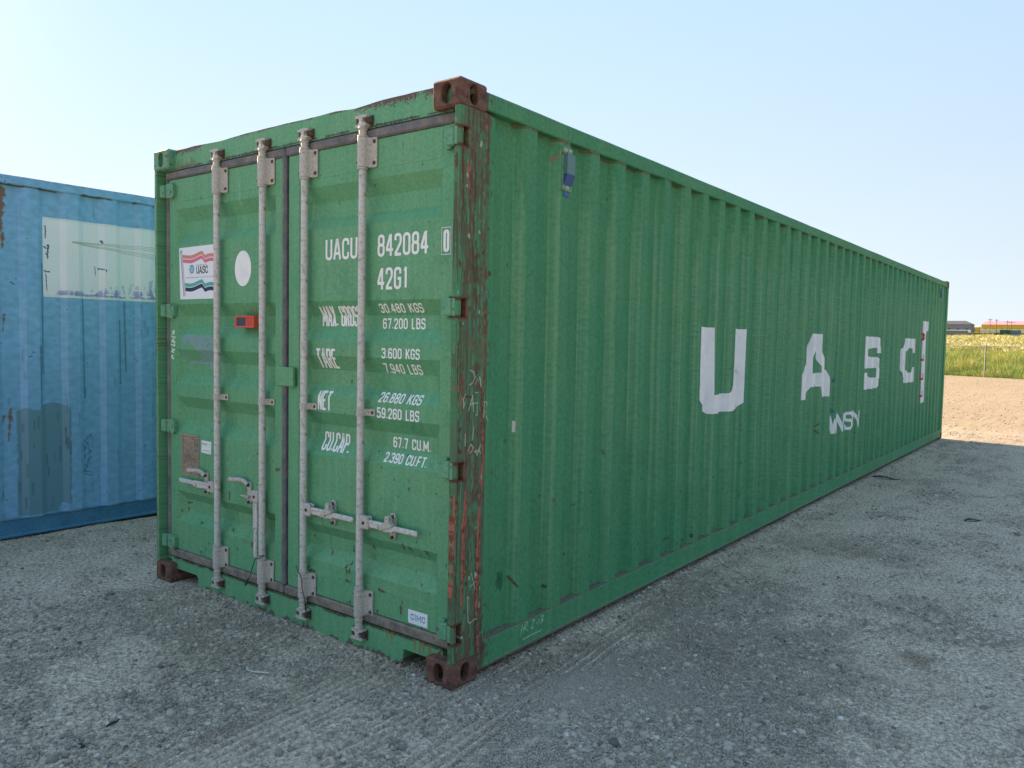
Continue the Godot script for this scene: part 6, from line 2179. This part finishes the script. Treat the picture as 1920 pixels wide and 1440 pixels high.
func build_small_things() -> void:
	var r := RandomNumberGenerator.new()
	r.seed = 12
	# stones large enough to see one by one
	var big := [[0.80, 0.50, 0.020], [1.60, 0.97, 0.019], [1.30, 0.62, 0.018], [1.80, 0.55, 0.015], [0.36, 0.80, 0.022], [0.42, 0.74, 0.020], [0.50, 0.66, 0.024], [0.56, 0.61, 0.022], [0.30, 0.86, 0.018], [0.66, 0.47, 0.016], [0.86, 0.30, 0.014], [1.0, 0.18, 0.016], [2.80, 0.10, 0.022], [2.92, -0.02, 0.016], [3.05, -0.28, 0.022], [3.12, -0.20, 0.018], [3.30, -0.62, 0.018], [3.38, -0.42, 0.02], [3.55, -0.30, 0.024], [3.62, -0.45, 0.022], [3.70, -0.38, 0.018], [3.46, -0.95, 0.022], [3.50, -0.78, 0.018], [2.55, -1.25, 0.020], [2.56, -1.33, 0.018], [2.75, -0.55, 0.018], [2.66, -0.62, 0.016], [2.88, 0.18, 0.020], [3.18, -0.02, 0.020], [2.70, -0.12, 0.02], [3.25, -0.12, 0.016], [3.40, -0.12, 0.018], [2.62, 0.02, 0.018], [1.1, 1.0, 0.015], [0.95, 0.72, 0.016], [2.5, -0.62, 0.014]]
	for i in big.size():
		var a: Array = big[i]
		var pale := i % 3 != 2
		var o := MeshInstance3D.new()
		o.mesh = M.stones[i % 6].duplicate()
		var m := smat(rgb(188, 184, 176) if pale else rgb(112, 110, 106), 0.85, 0.0, null)
		m.albedo_color = m.albedo_color * r.randf_range(0.82, 1.0)
		m.albedo_color.a = 1.0
		o.mesh.surface_set_material(0, m)
		o.name = numbered("stone")
		add_child(o)
		var k: float = a[2] * 0.85
		o.transform = Transform3D(Basis.from_euler(Vector3(r.randf_range(-0.2, 0.2), r.randf() * TAU, 0)).scaled(Vector3(k, k * 0.9, k)), Vector3(a[0], ground_h(a[0], a[1]) + k * 0.25, a[1]))
		tag(o, "pale rounded stone lying loose on the gravel" if pale else "dark grey rounded stone lying loose on the gravel", "stone", "loose pale stones" if pale else "loose dark stones")
	# scraps
	var rub := smat(rgb(44, 46, 50), 0.7)
	var bits := [[2.62, -7.24, 0.16, 0.03, 0.5, "torn strip of black rubber lying beside the green container"], [1.71, 1.19, 0.030, 0.008, 0.2, "small curled black rubber chip on the gravel"], [1.62, 1.04, 0.036, 0.007, 2.0, "thin black slate-like flake lying on the gravel"], [3.72, -5.4, 0.10, 0.02, 1.0, "crushed black plastic scrap lying out in the shaded yard"]]
	for b in bits:
		var mb := MB.new()
		mb.xf = Transform3D(Basis(Vector3.UP, b[4]), Vector3(b[0], ground_h(b[0], b[1]) + 0.004, b[1]))
		var l: float = b[2]; var w: float = b[3]
		var last := Vector3.ZERO
		for i in 6:
			var t0 := i / 6.0; var t1 := (i + 1) / 6.0
			var p0 := Vector3(lerpf(-l, l, t0), 0.35 * w + 0.6 * w * sin(t0 * 5.0), w * 0.5 * sin(t0 * 3.0)); var p1 := Vector3(lerpf(-l, l, t1), 0.35 * w + 0.6 * w * sin(t1 * 5.0), w * 0.5 * sin(t1 * 3.0))
			var w0 := w * (0.35 + 0.65 * sin(t0 * PI)); var w1 := w * (0.35 + 0.65 * sin(t1 * PI))
			var h := Vector3(0, maxf(w * 0.18, 0.002), 0)
			mb.quad(p0 + h - Vector3(0, 0, w0), p0 + h + Vector3(0, 0, w0), p1 + h + Vector3(0, 0, w1), p1 + h - Vector3(0, 0, w1))
			mb.quad(p0 - h + Vector3(0, 0, w0), p0 - h - Vector3(0, 0, w0), p1 - h - Vector3(0, 0, w1), p1 - h + Vector3(0, 0, w1))
			mb.quad(p0 - h + Vector3(0, 0, w0), p1 - h + Vector3(0, 0, w1), p1 + h + Vector3(0, 0, w1), p0 + h + Vector3(0, 0, w0))
			mb.quad(p1 - h - Vector3(0, 0, w1), p0 - h - Vector3(0, 0, w0), p0 + h - Vector3(0, 0, w0), p1 + h - Vector3(0, 0, w1))
		var o := top_mesh("rubber_scrap", mb, rub)
		tag(o, b[5], "scrap")
	var st := MB.new()
	var g := ground_h(1.63, 0.42)
	st.tube([Vector3(1.585, g + 0.012, 0.425), Vector3(1.60, g + 0.006, 0.435), Vector3(1.635, g + 0.006, 0.428), Vector3(1.70, g + 0.006, 0.39)], 0.0042, 8)
	tag(top_mesh("stick", st, smat(rgb(196, 194, 186), 0.8)), "bleached bent stick lying on the gravel before the doors", "stick")
	# orange box tucked between the bars
	var bx := thing("tracking_box", "small orange box with a dark screen fixed to the left door between bars", "box", Vector3(0.879, 1.548, -0.063))
	var om := smat(rgb(214, 74, 52), 0.45)
	var bm := MB.new()
	bm.box(Vector3(-0.084, 0.002, -0.032), Vector3(0.084, 0.062, 0.030), 0.003)
	part(bx, "body", bm, om)
	var fr := MB.new()
	for x in [-0.086, 0.0195, 0.078]: fr.box(Vector3(x, 0.0, -0.033), Vector3(x + 0.008, 0.0645, 0.0335), 0.002)
	for y in [0.0, 0.058]: fr.box(Vector3(-0.0855, y, -0.0328), Vector3(0.0855, y + 0.0062, 0.0332), 0.002)
	part(bx, "rib_frame", fr, smat(rgb(226, 92, 66), 0.45))
	var sc := MB.new()
	sc.box(Vector3(-0.072, 0.010, 0.029), Vector3(0.013, 0.054, 0.0312), 0.001)
	part(bx, "screen", sc, smat(rgb(44, 52, 74), 0.3))
	var lb := MB.new()
	for row in 4:
		for q in text_quads(["EHO", "IEI", "HIE", "OEH"][row], 0.033, 0.072, 0.046 - row * 0.0115, 0.0535 - row * 0.0115, 0.2):
			var pq: PackedVector2Array = q[1]
			var zz: float = 0.0304 + 0.0002 * q[0]
			mbq(lb, pq, zz)
	part(bx, "small_print", lb, smat(rgb(150, 48, 40), 0.5))
	# cut seal wires on the bars
	var wire := smat(rgb(64, 60, 56), 0.6, 0.3)
	var w1 := MB.new()
	w1.tube([Vector3(1.045, 0.33, -0.008), Vector3(1.072, 0.335, -0.024), Vector3(1.06, 0.322, -0.004), Vector3(1.02, 0.312, -0.006), Vector3(1.008, 0.285, -0.002), Vector3(0.985, 0.235, -0.004), Vector3(0.955, 0.19, -0.008), Vector3(0.935, 0.150, -0.012)], 0.0022, 6)
	w1.tube([Vector3(0.955, 0.19, -0.0075), Vector3(0.940, 0.168, -0.002), Vector3(0.931, 0.148, -0.004)], 0.0042, 6)
	tag(top_mesh("seal_wire", w1, wire), "cut wire seal looped round a left door locking bar and hanging left", "wire")
	var w2 := MB.new()
	w2.tube([Vector3(1.362, 0.335, -0.012), Vector3(1.385, 0.318, -0.004), Vector3(1.418, 0.285, -0.002), Vector3(1.425, 0.24, 0.002), Vector3(1.438, 0.20, 0.000), Vector3(1.446, 0.15, -0.004), Vector3(1.452, 0.095, -0.008)], 0.0022, 6)
	w2.tube([Vector3(1.446, 0.165, -0.003), Vector3(1.448, 0.130, -0.004)], 0.0048, 6)
	tag(top_mesh("seal_wire", w2, wire), "cut wire seal hanging straight down over a right door bar bracket", "wire")

func mbq(mb: MB, pq: PackedVector2Array, z: float) -> void:
	for k in range(1, pq.size() - 1):
		var a := Vector3(pq[0].x, pq[0].y, z); var b := Vector3(pq[k].x, pq[k].y, z); var c := Vector3(pq[k + 1].x, pq[k + 1].y, z)
		if (b - a).cross(c - a).z > 0: mb.tri(a, b, c)
		else: mb.tri(a, c, b)
